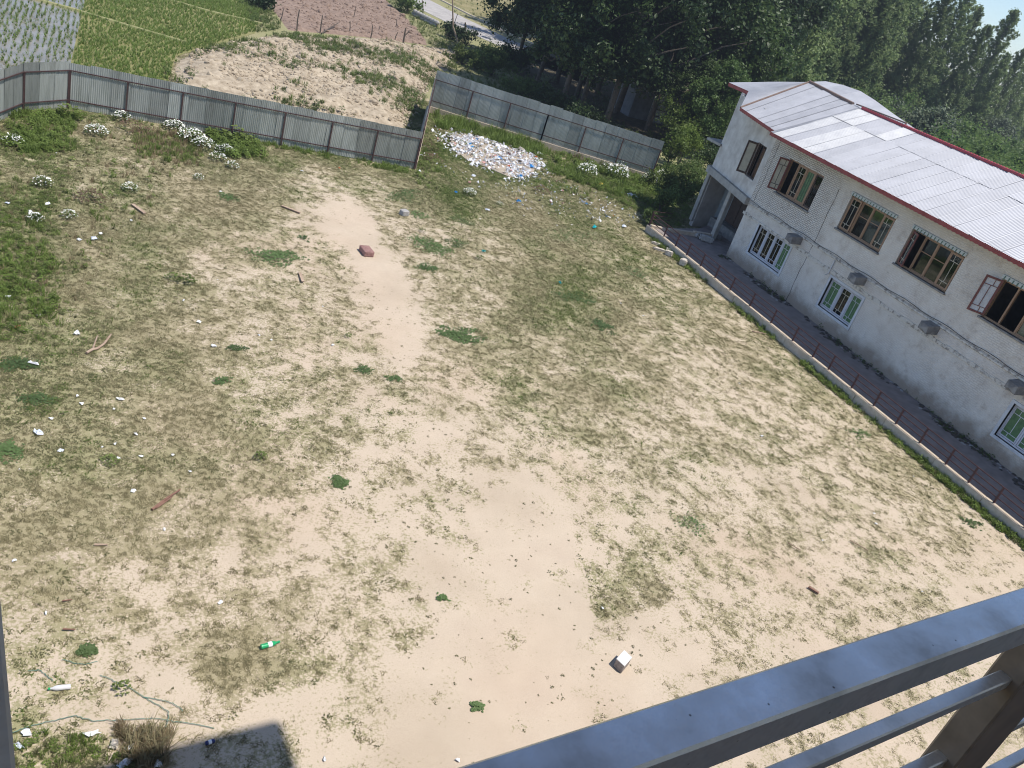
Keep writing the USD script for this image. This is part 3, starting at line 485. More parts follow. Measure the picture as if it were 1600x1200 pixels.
top = [on_ray(1277, 127.5, 40.), on_ray(1290, 127, 40.), on_ray(1318, 133, 40.), on_ray(1345, 142.5, 40.), on_ray(1368, 157, 40.), on_ray(1395, 177, 40.), on_ray(1440, 208, 40.), on_ray(1490, 242, 40.)]
for a, b in zip(top[:-1], top[1:]): build('back_roof_sheet', corr((35.2, b[1], 7.9 - .3), (35.2, a[1], 7.9 - .3), b, a, max(3, int(abs(a[1] - b[1]) / .09)), per=4), TIN, bld, smooth=50)
mb = MB(); mb.prism([(RX, RZ - .03), (38.75, 6.9), (38.75, 6.86), (RX, RZ - .08)], 5, 33.3, (0, 2, 1)); mb.prism([(40.0, 8.4), (45, 6.9), (45, 6.8), (40, 8.3)], 27, 45, (0, 2, 1)); build('rear_slope', mb, TIN, bld)
mb = MB(); mb.box((38.6, 30, -.2), (44.5, 44, 6.7)); build('rear_wing_wall', mb, WALL, bld)
def fascia(a, b, h=.2, n=None):
    a, b = np.array(a), np.array(b); L = np.linalg.norm(b - a); n = n or max(6, int(L / .11)); mb = MB()
    d = (b - a) / L; o = np.array([-d[1], d[0], 0]) if (b - a)[1] > 0 else np.array([d[1], -d[0], 0]); o = o / np.linalg.norm(o) * .012
    t = np.arange(n + 1) / n; zz = np.where(np.arange(n + 1) % 2, h, h * .86)
    topv = a + t[:, None] * (b - a) + [0, 0, .005]; bot = topv - np.c_[0 * t, 0 * t, zz]; v = np.vstack([topv, bot, topv - o, bot - o]); m = n + 1; i = np.arange(n)
    F = [np.stack([i, i + 1, i + 1 + m, i + m], -1), np.stack([i + 2 * m, i + 3 * m, i + 1 + 3 * m, i + 1 + 2 * m], -1), np.stack([i + m, i + 1 + m, i + 1 + 3 * m, i + 3 * m], -1), np.stack([i, i + 2 * m, i + 1 + 2 * m, i + 1], -1)]
    return mb.add(v, np.vstack(F))
build('eave_fascia', fascia((EX - .02, 5, EZ - .01), (EX - .02, 33.3, EZ - .01), .17), REDPAINT, bld); build('eave_fascia', fascia(e0 + [-.02, 0, 0], Pb, .17), REDPAINT, bld); build('eave_fascia', fascia(Er, El, .2), REDPAINT, bld)
build('soffit', MB().box((EX, 5, EZ - .09), (WX, 33.3, EZ - .06)), WOOD_DK, bld)
def cap(a, b, r, wave=0.0):
    a, b = np.array(a), np.array(b); n = max(2, int(np.linalg.norm(b - a) / .08)) if wave else 2; t = np.linspace(0, 1, n)[:, None]
    return MB().tube(a + t * (b - a), r + wave * np.cos(np.arange(n) * np.pi), 8)
build('ridge_cap', cap((RX, 5, RZ + .06), (RX, 33.1, RZ + .05), .075, .012), RIDGE_RED, bld)
build('hip_cap', cap(Pb, AP, .06), BROWN_CAP, bld); build('ridge_cap', cap(AP, (RX, 33.8, 9.12), .09), BROWN_CAP, bld, label='short brown ridge cap beyond the red one')
tl, tr = on_ray(1339, 163, 34.05), on_ray(1416, 192.5, 34.05); build('loose_ridge_board', MB().beam(tl, tr, .12, .06), BROWN_CAP, bld); build('board_prop', MB().beam(tr - [0, 0, .03], tr + [0, 0, -.28], .07, .07), CEMENT_D, bld)

# ------------------------------------------------------------------ walkway, railing
KZ = .35
PAVE = mat('mauve_walkway', (.20, .165, .155), (.28, .24, .225), 2.5, .9, bump=.25)
build('walkway', MB().prism([(27.2, 3), (WX, 3), (WX, 33.7), (33.1, 33.75), (33.1, 39.0), (31.0, 37.6), (28.3, 36.75), (27.2, 36.75)], -.1, KZ - .004, (0, 1, 2)), PAVE, label='raised mauve concrete walkway along the foot of the building', cat='walkway', kind='structure')
mb = MB(); y = 3.0
while y < 36.7:
    L = rng.uniform(1.6, 2.6); b = min(y + L, 36.8); mb.bevel_box((26.93 + rng.uniform(-.02, .02), y + .004, -.1), (27.16, b - .004, KZ + rng.uniform(-.008, .008)), .02); y = b
build('walkway_kerb', mb, COPING, label='pale kerb along the yard side of the walkway', cat='kerb', kind='structure')
pw = [g(1017, 351, .45), g(1046, 357, .5), g(1085, 361, .62), g(1114, 365, .68)]; mb = MB()
for a, b in zip(pw[:-1], pw[1:]): mb.beam((a[0], a[1], a[2] / 2 - .05), (b[0], b[1], b[2] / 2 - .05), .2, a[2] + .1)
build('low_wall', mb, COPING, label='low sloping parapet closing the far end of the walkway', cat='low wall')
rail = thing('walkway_railing', 'dark red steel railing with three rails along the walkway kerb', 'railing')
py = [36.7, 35.2, 34.0, 32.9, 31.6, 30.3, 29.0, 27.4, 25.8, 24.25, 22.9, 21.9, 20.5, 19.25, 18.05, 16.85, 15.6, 14.58, 13.5, 12.27, 11.0, 9.8]; RT = KZ + .66
for q in py: build('post', MB().box((27.04, q - .028, KZ - .02), (27.09, q + .028, RT)), RAILPAINT, rail)
for z in (RT - .012, RT - .22, RT - .43):
    mb = MB()
    for a, b in zip(py[:-1], py[1:]): mb.beam((27.055, a - .021, z), (27.055, b + .021, z + rng.normal(0, .004)), .034, .034)
    build('rail', mb, RAILPAINT, rail)
e = [g(1017, 352, .45)[:2], g(1037, 358, .45)[:2]]; r2 = thing('end_railing', 'short three-bar end of the railing turned in beside the bush', 'railing')
q0, q1 = np.array([27.06, 36.78]), np.array([28.45, 37.0])
build('post', MB().beam((*q0, KZ), (*q0, RT + .12), .04, .04), RAILPAINT, r2)
for z in (RT + .1, RT - .12, RT - .32): build('rail', MB().beam((*q0, z), (*q1, z), .026, .026), RAILPAINT, r2)
def block(name, c, size, rz, m, label, cat, rough=.02, seed=1, tilt=0):
    v = trimesh.creation.box(size); v = v.subdivide().subdivide().subdivide(); P = np.array(v.vertices); e = np.array(size) / 2
    out = (np.abs(np.abs(P) - e) < 1e-6).sum(1); P = P * np.where(out[:, None] >= 2, 1 - rough * 1.2 / np.maximum(e, .05), 1); P += (meshkit.noise(P * 14 + seed * 9.7, seed)[:, None] - .5) * rough * P / np.maximum(np.linalg.norm(P, axis=1, keepdims=True), .02)
    R = trimesh.transformations.rotation_matrix(rz, (0, 0, 1))[:3, :3] @ trimesh.transformations.rotation_matrix(tilt, (1, 0, 0))[:3, :3]; P = P @ R.T; P[:, 2] -= P[:, 2].min() + .01
    return build(name, (P + c, v.faces), m, smooth=40, label=label, cat=cat)
RUBBLE = mat('grey_rubble', (.30, .29, .28), (.42, .40, .38), 9., .95, bump=.6)
block('concrete_lump', g(1102, 377, KZ), (.75, .4, .3), -.5, RUBBLE, 'grey concrete lump lying on the walkway before the porch, the nearer one', 'rubble', .05, 3)
block('concrete_lump', g(1091, 370, KZ), (.65, .35, .25), .3, RUBBLE, 'grey concrete lump against the low parapet, the farther one', 'rubble', .05, 4)
block('concrete_lump', g(1119, 371, KZ), (.9, .45, .3), 1.0, CEMENT_D, 'dark broken lump in the porch corner', 'rubble', .08, 5)
STONE = mat('pale_stone', (.42, .37, .31), (.55, .50, .44), 8., .9, bump=.5)
for (x, y), s, lb in (((1025, 382), (.5, .25, .12), 'flat pale stone in the grass at the end of the kerb'), ((1030, 391), (.65, .25, .1), 'long pale slab below the flat stone by the kerb'), ((1043, 392), (.3, .2, .14), 'small pale stone touching the kerb weeds'), ((1044, 399), (.38, .3, .24), 'round pale boulder below the kerb end'), ((1066, 414), (.5, .35, .3), 'white and dark broken stone at the kerb foot')):
    block('stone', g(x, y), s, rng.uniform(0, 3), STONE, lb, 'stone', .06, int(x))

# ------------------------------------------------------------------ sheet fences
def fence(name, pts, zb, ht, label, post_every=2.3, plinth=0., rails=(.18, .82), face=1, sheet_w=.78):
    root = thing(name, label, 'fence'); p = np.array(pts, float)
    for a, b in zip(p[:-1], p[1:]):
        L = np.linalg.norm(b - a); d = (b - a) / L; nn = np.array([d[1], -d[0]]) * face      # side towards the yard
        n = max(1, round(L / sheet_w))
        for i in range(n):
            s0, s1 = a + d * L * i / n, a + d * (L * (i + 1) / n + .03); j = rng.normal(0, .022, 2); z0, z1 = zb + plinth, zb + plinth + ht
            u = np.linspace(0, 1, 10 * 6 + 1); wv = .010 * np.cos(u * 20 * np.pi)[:, None] * nn + (.004 * (i % 2)) * nn; base = s0 + u[:, None] * (s1 - s0) + wv; k = len(u)
            rows = [np.c_[base + nn * rng.normal(0, .012), np.full(k, z)] for z in (z0 + rng.normal(0, .01), (z0 + z1) / 2, z1 + j[0])]
            v = np.vstack(rows); ii = np.arange(k - 1); f = np.vstack([np.stack([ii + r * k, ii + 1 + r * k, ii + 1 + (r + 1) * k, ii + (r + 1) * k], -1) for r in (0, 1)])
            v2 = v - np.r_[nn, 0] * .003; build('sheet', (np.vstack([v, v2]), np.vstack([f, f[:, ::-1] + len(v)])), FENCE_TIN, root, smooth=60)
        m = max(1, round(L / post_every))
        for i in range(m + 1):
            q = a + d * L * i / m + nn * .055; build('post', MB().box((q[0] - .03, q[1] - .03, zb - .1), (q[0] + .03, q[1] + .03, zb + plinth + ht * rails[1] + .02)), RUSTPAINT, root)
        for r in rails:
            q0, q1 = a + nn * .042, b + nn * .042; z = zb + plinth + ht * r; build('rail', MB().beam((*q0, z), (*q1, z), .03, .045), RUSTPAINT, root)
        if plinth: build('plinth', MB().beam((*a, zb + plinth / 2 - .1), (*b, zb + plinth / 2 - .1), .24, plinth + .19), COPING, root)
    return root
f0, f1 = g(35, 174)[:2], g(106, 168)[:2]; fe = np.array([14.86, 40.66])
fence('corner_fence', [g(-260, 300)[:2], f0], 0, 1.93, 'grey corrugated sheet fence running out of the left edge of the picture', face=1)
fence('yard_fence', [f0, f1, fe], 0, 1.92, 'long grey corrugated sheet fence on red-brown posts at the back of the yard', face=1)
G0 = g(668, 174)[:2]; fence('linking_fence', [fe + [.05, .15], G0], 0, 2.1, 'sheet fence seen almost end-on, linking the two long fences', plinth=.35, face=1)
G1, G2 = g(842, 228)[:2], g(1035, 262)[:2]
fence('far_fence', [G0, G1, G1 + (G1 - G0) * 1.02], 0, 2.3, 'grey corrugated sheet fence on a pale plinth behind the rubbish heap', plinth=.38, rails=(.16, .74), post_every=2.75)

# ------------------------------------------------------------------ the camera's own building: railing, slab, roof
th = math.atan2(.136, .991); cth, sth = math.cos(th), math.sin(th)
def own(v): v = np.asarray(v, float); o = v.copy(); o[:, 0] = v[:, 0] * cth - v[:, 1] * sth; o[:, 1] = v[:, 0] * sth + v[:, 1] * cth; return o
def bown(name, mb, m, parent='/World', **kw): v, f = mb.arr(); return build(name, (own(v), f), m, parent, **kw)
br = thing('balcony_railing', 'steel balcony railing with a broad top bar, close to the camera', 'railing')
bown('top_bar', MB().bevel_box((-3.2, .2615, 11.403), (4.2, .3115, 11.45), .003), STEEL, br)
for z in (11.278, 11.098, 10.905, 10.72): bown('bar', MB().bevel_box((-3.2, .2765, z - .02), (4.2, .2965, z), .002), STEEL, br)
for x in (-1.3, 1.33, 3.6): bown('post', MB().bevel_box((x - .05, .2625, 10.4), (x + .09, .309, 11.402), .003), POST_REFLECT, br)
CONC = mat('grey_mauve_concrete', (.20, .145, .125), (.29, .22, .19), 8., .9, bump=.4)
ob = thing('own_building', 'the grey concrete building the picture is taken from, its slab edge at lower left', 'building')
bown('balcony_slab', MB().box((-3.4, -1.3, 10.2), (4.4, .36, 10.4)), CONC, ob)
bown('side_ledge', MB().box((-2.2, .37, 10.25), (.094, 2.1, 10.395)), CONC, ob)
bown('ledge_rim', MB().bevel_box((.055, .37, 10.26), (.1, 2.12, 10.41), .008), COPING, ob)
OWNW = mat('own_wall_plaster', (.5, .47, .43), (.58, .55, .5), 2., .9)
bown('facade', MB().box((-16, -1.55, -.2), (8.4, -1.3, 17)), OWNW, ob)
RH = 17.5; cx, cy = 4.38 + .276 * RH, 8.49 - .341 * RH
bown('roof_slab', MB().box((-17, -12, RH - .25), (cx, cy, RH)), CONC, ob)
bown('side_wall', MB().box((8.15, -11, -.2), (8.4, -1.56, 17)), OWNW, ob)

# ------------------------------------------------------------------ grass and weeds of the yard
def blades(n, length, spread, lean, w=.006, seed=0, flat=.0):
    r = np.random.default_rng(seed); mb = MB()
    for _ in range(n):
        a = r.uniform(0, 2 * np.pi); b = r.uniform(0, 2 * np.pi); o = np.array([math.cos(a), math.sin(a), 0]) * spread * math.sqrt(r.uniform()); L = length * r.uniform(.55, 1.1); le = lean * r.uniform(.4, 1.2)
        d = np.array([math.cos(b) * math.sin(le), math.sin(b) * math.sin(le), math.cos(le)]); s = np.array([-math.sin(b), math.cos(b), 0]) * w * r.uniform(.7, 1.3)
        m = o + d * L * .6; tip = o + d * L + np.array([math.cos(b), math.sin(b), -.3]) * L * .25 * math.sin(le)
        mb.add([o - s, o + s, m + s * .8, m - s * .8, tip], [[0, 1, 2], [0, 2, 3], [3, 2, 4]])
    return mb
def leaves(n, rad, h, size, seed=0, dome=1.):
    """broad small leaves over a low dome"""
    r = np.random.default_rng(seed); mb = MB()
    for _ in range(n):
        a, q = r.uniform(0, 2 * np.pi), math.sqrt(r.uniform()); p = np.array([math.cos(a) * q * rad, math.sin(a) * q * rad, h * (1 - dome * q * q) * r.uniform(.5, 1) + .005])
        b = r.uniform(0, 2 * np.pi); t = r.uniform(-.2, .7); d = np.array([math.cos(b) * math.cos(t), math.sin(b) * math.cos(t), math.sin(t)]) * size * r.uniform(.6, 1.2); s = np.array([-math.sin(b), math.cos(b), r.uniform(-.3, .3)]) * size * .38
        mb.add([p, p + d * .5 + s, p + d, p + d * .5 - s], [[0, 1, 2], [0, 2, 3]])
    return mb
DRYG = leafmat('dry_grass', (.21, .183, .10), (.34, .292, .175), .25, .8); OLIVE = leafmat('olive_grass', (.14, .138, .064), (.24, .228, .114), .3, .7)
GREENG = leafmat('green_grass', (.115, .155, .038), (.215, .265, .085), .35, .6); STRAW = leafmat('straw', (.25, .19, .11), (.36, .29, .18), .2, .85)
WEEDL = leafmat('weed_leaf', (.085, .13, .032), (.175, .225, .072), .35, .55); CLOVER = leafmat('clover_leaf', (.10, .16, .055), (.185, .25, .10), .35, .6)
def sample(n, x0, x1, y0, y1): return np.c_[rng.uniform(x0, x1, n), rng.uniform(y0, y1, n), np.zeros(n)]
cand = sample(720000, -10, 34, 6, 57)
qx = pix(cand); cand = cand[(qx[:, 0] > -40) & (qx[:, 0] < 1640) & (qx[:, 1] < 1240) & ((cand[:, 0] < 26.9) | (cand[:, 1] > 37.3))]
dist = np.hypot(cand[:, 0], cand[:, 1])
c_, gq = cover_at(cand); ff = meshkit.fbm(cand * [1.1, 1.1, 0], 4, 21); fh = meshkit.fbm(cand * [3.3, 3.3, 0], 4, 77)
cc = np.clip(c_ + .45 * (ff - .5) + .75 * (fh - .5), -.3, 1.2)
keep = rng.uniform(0, 1, len(cand)) < np.clip((cc - .25) * 1.5, .004, 1) ** 1.3 * .95
cand, gq, cc, dist = cand[keep], gq[keep], cc[keep], dist[keep]
cand[:, 2] = height_at(cand[:, 0], cand[:, 1]) - .002
gq = np.clip(gq - .17 + .8 * (meshkit.fbm(cand * [.5, .5, 0], 3, 33) - .5) + rng.normal(0, .14, len(cand)), 0, 1)
idx = np.where(gq < .22, 0, np.where(gq < .45, rng.integers(0, 3, len(cand)), np.where(gq < .68, rng.integers(1, 4, len(cand)), rng.integers(3, 5, len(cand)))))
protos = [(blades(12, .05, .07, 1.25, .006, 1), DRYG), (blades(12, .055, .075, 1.2, .007, 2), OLIVE), (leaves(12, .08, .025, .035, 3), OLIVE), (blades(12, .07, .07, .95, .007, 4), GREENG), (leaves(12, .08, .04, .045, 5), GREENG)]
scatter('grass', protos, cand, rng.uniform(0, 6.28, len(cand)), rng.uniform(.45, 1.1, len(cand)) * (1 + .8 * np.clip(gq - .5, 0, 1)), idx, kind='stuff', label='short dry and green grass tufts growing over the yard', cat='grass')
print('grass', len(cand))
# small rosettes on the bare sand
ro = sample(9000, -2, 27, 6.5, 34); q = pix(ro); ro = ro[(q[:, 0] > 0) & (q[:, 0] < 1620) & (q[:, 1] > 330) & (q[:, 1] < 1230) & (ro[:, 0] < 26.7)]
ro = ro[rng.uniform(0, 1, len(ro)) < np.clip(meshkit.fbm(ro * [.8, .8, 0], 3, 55) * 2.4 - .85, .01, .8)]; ro[:, 2] = height_at(ro[:, 0], ro[:, 1])
scatter('rosette_weeds', [(leaves(9, .03, .02, .03, 11), OLIVE), (leaves(14, .05, .03, .035, 12), OLIVE)], ro, rng.uniform(0, 6.28, len(ro)), rng.uniform(.25, .8, len(ro)), rng.integers(0, 2, len(ro)), kind='stuff', label='tiny dark rosette weeds dotted over the bare sand', cat='weeds')
# taller weeds: left margin, along the fences, along the kerb
def region(n, polypx): 
    P = Polygon([tuple(g(*q)[:2]) for q in polypx]).buffer(0); x0, y0, x1, y1 = P.bounds; from shapely import contains_xy
    p = sample(n, x0, x1, y0, y1); return p[contains_xy(P, p[:, 0], p[:, 1])]
tall = [blades(16, .32, .10, .45, .012, 21), blades(14, .22, .12, .7, .012, 22), leaves(34, .14, .26, .07, 23, .6), leaves(26, .12, .16, .06, 24, .7), blades(18, .34, .1, .5, .007, 25)]
BRIGHTW = leafmat('bright_weed', (.15, .215, .045), (.27, .335, .10), .45, .6)
TALLM = [BRIGHTW, OLIVE, BRIGHTW, BRIGHTW, STRAW]
sets = [(2500, [(-20, 170), (130, 175), (330, 205), (250, 300), (170, 420), (120, 520), (60, 560), (-40, 580)], .75, [1, 1, 2, 3, 4, 0]), (1000, [(-30, 340), (60, 340), (95, 430), (80, 520), (-30, 540)], .8, [0, 2, 3, 3]), (1200, [(0, 178), (60, 172), (125, 180), (120, 235), (40, 240), (-10, 220)], 1.15, [0, 2, 3]),
        (900, [(200, 200), (320, 215), (310, 260), (220, 250)], .9, [0, 3, 4, 4]), (2400, [(655, 200), (760, 205), (900, 240), (1035, 270), (1010, 330), (900, 310), (830, 290), (840, 250), (700, 235), (690, 300), (650, 290)], 1.0, [0, 2, 3, 1]),
        (4200, [(840, 235), (1060, 262), (1050, 335), (960, 305), (850, 268)], 1.55, [0, 0, 2, 3]), (1500, [(680, 178), (760, 195), (850, 232), (845, 248), (740, 212), (685, 200)], 1.9, [0, 0, 3]), (900, [(400, 216), (640, 262), (635, 272), (400, 226)], .8, [0, 3]), (800, [(320, 205), (400, 215), (420, 250), (350, 245)], 1.3, [2, 2, 3]), (300, [(10, 1140), (160, 1150), (240, 1180), (230, 1215), (0, 1215)], .5, [1, 0, 3]), (3600, [(985, 340), (960, 312), (1035, 285), (1110, 270), (1140, 335), (1112, 356), (1050, 353)], 1.0, [0, 2, 3, 1]), (160, [(180, 1130), (265, 1140), (265, 1205), (190, 1205)], .8, [4, 4, 1])]
TP, TS, TI = [], [], []
for n, poly, s, ch in sets:
    p = region(n, poly); k = meshkit.fbm(p * [.7, .7, 0], 3, 66) * 1.8 - .35; p = p[rng.uniform(0, 1, len(p)) < np.clip(k, .08, 1)]; TP.append(p); TS.append(rng.uniform(.5, 1.15, len(p)) * s); TI.append(rng.choice(ch, len(p)))
kp = sample(2600, 26.5, 26.93, 11, 37.2); kd = meshkit.noise(np.c_[kp[:, 1] * .55, 0 * kp[:, 0], 0 * kp[:, 0]], 5); kp = kp[(kd > rng.uniform(.25, .75, len(kp)))]; TP.append(kp); TS.append(rng.uniform(.35, .95, len(kp))); TI.append(rng.choice([0, 3, 3, 1, 2], len(kp)))
TP, TS, TI = np.vstack(TP), np.concatenate(TS), np.concatenate(TI); TP[:, 2] = height_at(TP[:, 0], TP[:, 1]) - .01
scatter('weeds', list(zip(tall, TALLM)), TP, rng.uniform(0, 6.28, len(TP)), TS, TI, tilt=.15, kind='stuff', label='knee-high green and straw weeds along the fences and kerb', cat='weeds')
# soil debris and weeds along the wall foot
dp = sample(1500, 29.55, 30.2, 9, 33.6); kd = meshkit.noise(np.c_[dp[:, 1] * .8, 0 * dp[:, 0], 0 * dp[:, 0]], 8); dp = dp[kd + (dp[:, 0] - 29.5) * .5 > rng.uniform(.45, .95, len(dp))]; dp[:, 2] = KZ - .01
DIRT = mat('dark_dirt', (.05, .042, .035), (.11, .09, .075), 9., .95, bump=.5); ic = trimesh.creation.icosphere(1, .07); ic.vertices *= [1.2, 1, .5]
scatter('wall_foot_debris', [((ic.vertices, ic.faces), DIRT), (leaves(14, .1, .12, .06, 31), WEEDL), ((ic.vertices * .7, ic.faces), RUBBLE)], dp, rng.uniform(0, 6.28, len(dp)), rng.uniform(.5, 1.6, len(dp)), rng.choice([0, 0, 0, 1, 2], len(dp)), kind='stuff', label='dark dirt, crumbs and weeds along the foot of the wall', cat='debris')

# clover patches: each one is a thing
def clover(px, py, rx, ry, n, label, rot=0., m=None):
    c = g(px, py); a = np.hypot(*(g(px + rx, py) - c)[:2]); b = np.hypot(*(g(px, py + ry) - c)[:2]); b = max(b, a * .35); r = np.random.default_rng(int(px * 7 + py)); mb = MB()
    dx = (g(px + 1, py) - c)[:2]; r0 = math.atan2(dx[1], dx[0]) + rot
    k = 0; n = int(n * (.38 if ('mat' in label or 'smear' in label or 'faint' in label) else .5))
    while k < n:
        u, w = r.uniform(-1.15, 1.15, 2); e = math.hypot(u, w); lim = .62 + 1.25 * (meshkit.noise(np.array([u * 2.2 + px, w * 2.2, .5]), 3) - .42) + r.normal(0, .12)
        if e > lim or r.uniform() > (lim - e) / .42 + .08: continue
        k += 1; p = np.array([u * a * math.cos(r0) - w * b * math.sin(r0), u * a * math.sin(r0) + w * b * math.cos(r0), .015 + .05 * max(0, 1 - e) * r.uniform(.4, 1)])
        s = r.uniform(.018, .034) * (1 + .5 * (np.hypot(c[0], c[1]) > 25)); bb = r.uniform(0, 6.28); t = r.uniform(-.35, .5)
        d = np.array([math.cos(bb) * math.cos(t), math.sin(bb) * math.cos(t), math.sin(t)]) * s; q = np.array([-math.sin(bb), math.cos(bb), r.uniform(-.3, .3)]) * s * .8
        mb.add([p - d, p + q, p + d, p - q], [[0, 1, 2], [0, 2, 3]])
    v, f = mb.arr(); v = v + [c[0], c[1], height_at(np.array([c[0]]), np.array([c[1]]))[0]]
    return build('clover_patch', (v, f), m or CLOVER, label=label, cat='clover')
for a in [(720, 522, 36, 13, 1500, 'dark green clover patch in the middle of the yard, the widest round one'), (940, 510, 20, 11, 700, 'round dark clover patch right of the middle one'), (675, 385, 42, 16, 1500, 'long clover patch slanting beside the sand path', -.5), (712, 380, 20, 9, 400, 'small clover patch above right of the slanting one'), (668, 419, 22, 8, 500, 'flat clover patch just below the slanting one'), (432, 402, 55, 15, 1800, 'wide ragged clover mat left of the sand path', -.12), (476, 372, 10, 6, 150, 'tiny clover tuft above the ragged mat'), (531, 751, 18, 11, 800, 'lone dark clover patch below the path end'), (616, 592, 13, 8, 350, 'small clover tuft below the path, the right of two'), (568, 577, 16, 8, 400, 'small clover tuft below the path, the left of two'), (136, 1018, 17, 13, 700, 'dark clover patch near the lower left shadow'), (345, 594, 20, 9, 450, 'clover smear level with the forked stick'), (368, 543, 22, 8, 450, 'clover smear right of a white scrap'),
          (30, 570, 45, 16, 1300, 'broad dark clover mat at the left edge beside a pale slat'), (12, 706, 32, 22, 1100, 'dark clover mat cut by the left edge below the white rag'), (355, 308, 20, 8, 500, 'bluish clover mat below the white flowers'), (635, 305, 45, 10, 1200, 'blue-green mat in front of the fence end', .1), (720, 342, 17, 8, 350, 'round green mat right of the grey stone'), (655, 335, 22, 9, 500, 'green mat touching the grey stone'), (895, 465, 40, 12, 900, 'faint green mat left above the round clover patch'), (60, 625, 45, 14, 900, 'green mat below the left edge mat'), (905, 372, 60, 14, 900, 'loose green mat below the cyan bag'), (995, 425, 30, 10, 500, 'loose green mat near the kerb'), (690, 935, 12, 9, 220, 'small green tuft at the left rim of the bare sand'), (745, 1105, 15, 9, 250, 'small green tuft at the bottom of the bare sand'), (1520, 818, 16, 8, 250, 'green tuft near the kerb at the right'), (1345, 678, 22, 7, 350, 'green mat near the kerb opposite the third lower window'), (1080, 820, 30, 18, 500, 'faint green patch right of the bare sand')]:
    clover(*a[:6], rot=a[6] if len(a) > 6 else 0)

# white-flowered weeds
PETAL = mat('white_petals', (.72, .72, .66), (.82, .82, .78), 20., .7)
def flower_clump(seed, n=150, fl=90, rad=.45, h=.42):
    r = np.random.default_rng(seed); root = thing('flowering_weed', 'white', 'flowering weed'); build('foliage', leaves(n, rad, h, .10, seed, .7), WEEDL, root)
    mb = MB()
    for _ in range(fl):
        a, q = r.uniform(0, 6.28), math.sqrt(r.uniform()); p = np.array([math.cos(a) * q * rad, math.sin(a) * q * rad, h * (1 - .55 * q * q) * r.uniform(.75, 1.12)]); s = r.uniform(.018, .034); t = r.uniform(-.5, .5, 2)
        mb.add([p + [math.cos(k * 1.0472) * s, math.sin(k * 1.0472) * s, s * (t[0] * math.cos(k * 1.0472) + t[1] * math.sin(k * 1.0472))] for k in range(6)] + [p + [0, 0, .006]], [[k, (k + 1) % 6, 6] for k in range(6)])
    build('flower_head', mb, PETAL, root, kind='stuff'); return root
fp = [flower_clump(1), flower_clump(2, 110, 60, .38, .34), flower_clump(3, 170, 150, .5, .4)]
fl = [(300, 222, 2, 1.3, 'big white-flowered clump under the long fence'), (272, 203, 2, 1.0, 'white-flowered clump close to a fence post, left of the big one'), (318, 232, 2, 1.1, 'white-flowered clump right below the big one'), (340, 250, 0, .8, 'small white-flowered clump trailing below the others'), (352, 238, 2, .8, 'white-flowered clump next to the dark green fence weed'), (150, 210, 2, .95, 'round white-flowered bush at the left of the long fence'), (190, 188, 1, 1.1, 'straggling white flowers against the fence sheets'), (20, 225, 1, 1.0, 'white-flowered clump by the left edge under the corner'), (66, 290, 1, .9, 'sparse white flowers in the left weeds'), (362, 262, 1, .8, 'low white-flowered clump at the end of the trail'), (203, 298, 1, .8, 'white-flowered clump above the plank'), (55, 345, 1, .7, 'white-flowered weed below the two white rags'), (108, 340, 1, .7, 'white-flowered weed left of the green tuft'), (310, 280, 1, .6, 'pair of faint flowers on the dry slope'),
      (733, 304, 2, .75, 'white-flowered clump in front of the rubbish heap'), (915, 276, 2, 1.15, 'white-flowered clump right of the rubbish heap'), (962, 280, 2, 1.35, 'largest white-flowered clump before the far fence'), (985, 268, 0, 1.0, 'white-flowered clump close under the far fence'), (1012, 288, 2, 1.0, 'white-flowered clump beside the dark bush'), (945, 268, 1, 1.0, 'thin white-flowered clump behind the largest one'), (780, 320, 1, .5, 'low pale-flowered weed near the crumpled sheet'), (1030, 278, 1, .9, 'pale-flowered weed at the shade edge')]
seen = set()
for px, py_, k, s, lb in fl:
    M = place(g(px, py_), rng.uniform(0, 6.28), s * (1.15 if px > 880 else 1), s * (2.0 if px > 880 else 1.1))
    if k in seen: dup(fp[k], M, lb, 'white-flowered weeds of the yard')
    else: setM(fp[k], M); tag(fp[k], lb, group='white-flowered weeds of the yard'); seen.add(k)
# dry brown seed-head weeds and leafy single weeds
BROWNW = leafmat('brown_weed', (.12, .075, .05), (.22, .15, .11), .2, .85)
for px, py_, s, lb in ((905, 250, .55, 'rust-brown dead weed before the far fence'), (945, 264, .45, 'rust-brown dead weed beside the white flowers'), (668, 232, .6, 'dead brown weed beside the fence end'), (675, 250, .55, 'reddish dead weed left of the heap'), (845, 300, .5, 'dark purple-brown weed below the heap'), (208, 205, .7, 'dark dry weed under the fence'), (140, 312, .5, 'grey-brown dry weed on the slope')):
    build('dead_weed', (lambda v, f: (v + g(px, py_), f))(*leaves(150, s, s * .8, .09, int(px), .8).arr()), BROWNW, label=lb, cat='weed')
for px, py_, s, lb in ((290, 440, .28, 'leafy green weed alone on the dry grass'), (270, 436, .22, 'smaller leafy weed beside the lone green one'), (407, 715, .16, 'yellow-green weed on the dry grass'), (172, 723, .18, 'yellow-green weed near two white specks'), (545, 527, .14, 'small leafy weed left of the path end'), (750, 405, .2, 'upright weed right of the slanting clover'), (660, 362, .16, 'small upright weed at the top of the slanting clover'), (190, 1077, .14, 'bright weed in front of the clear bottle'), (232, 1170, .45, 'dry bushy grass clump at the shadow edge'), (370, 190 + 30, .7, 'dark green leafy bush against the long fence'), (108, 185, .6, 'dark green leafy plant at the fence corner')):
    build('leafy_weed', (lambda v, f: (v + g(px, py_), f))(*(leaves(70, s, s * 1.0, s * .32, int(px), .7) if px != 232 else blades(160, .5, .3, .7, .006, 5)).arr()), GREENG if px != 232 else DRYG, label=lb, cat='weed')

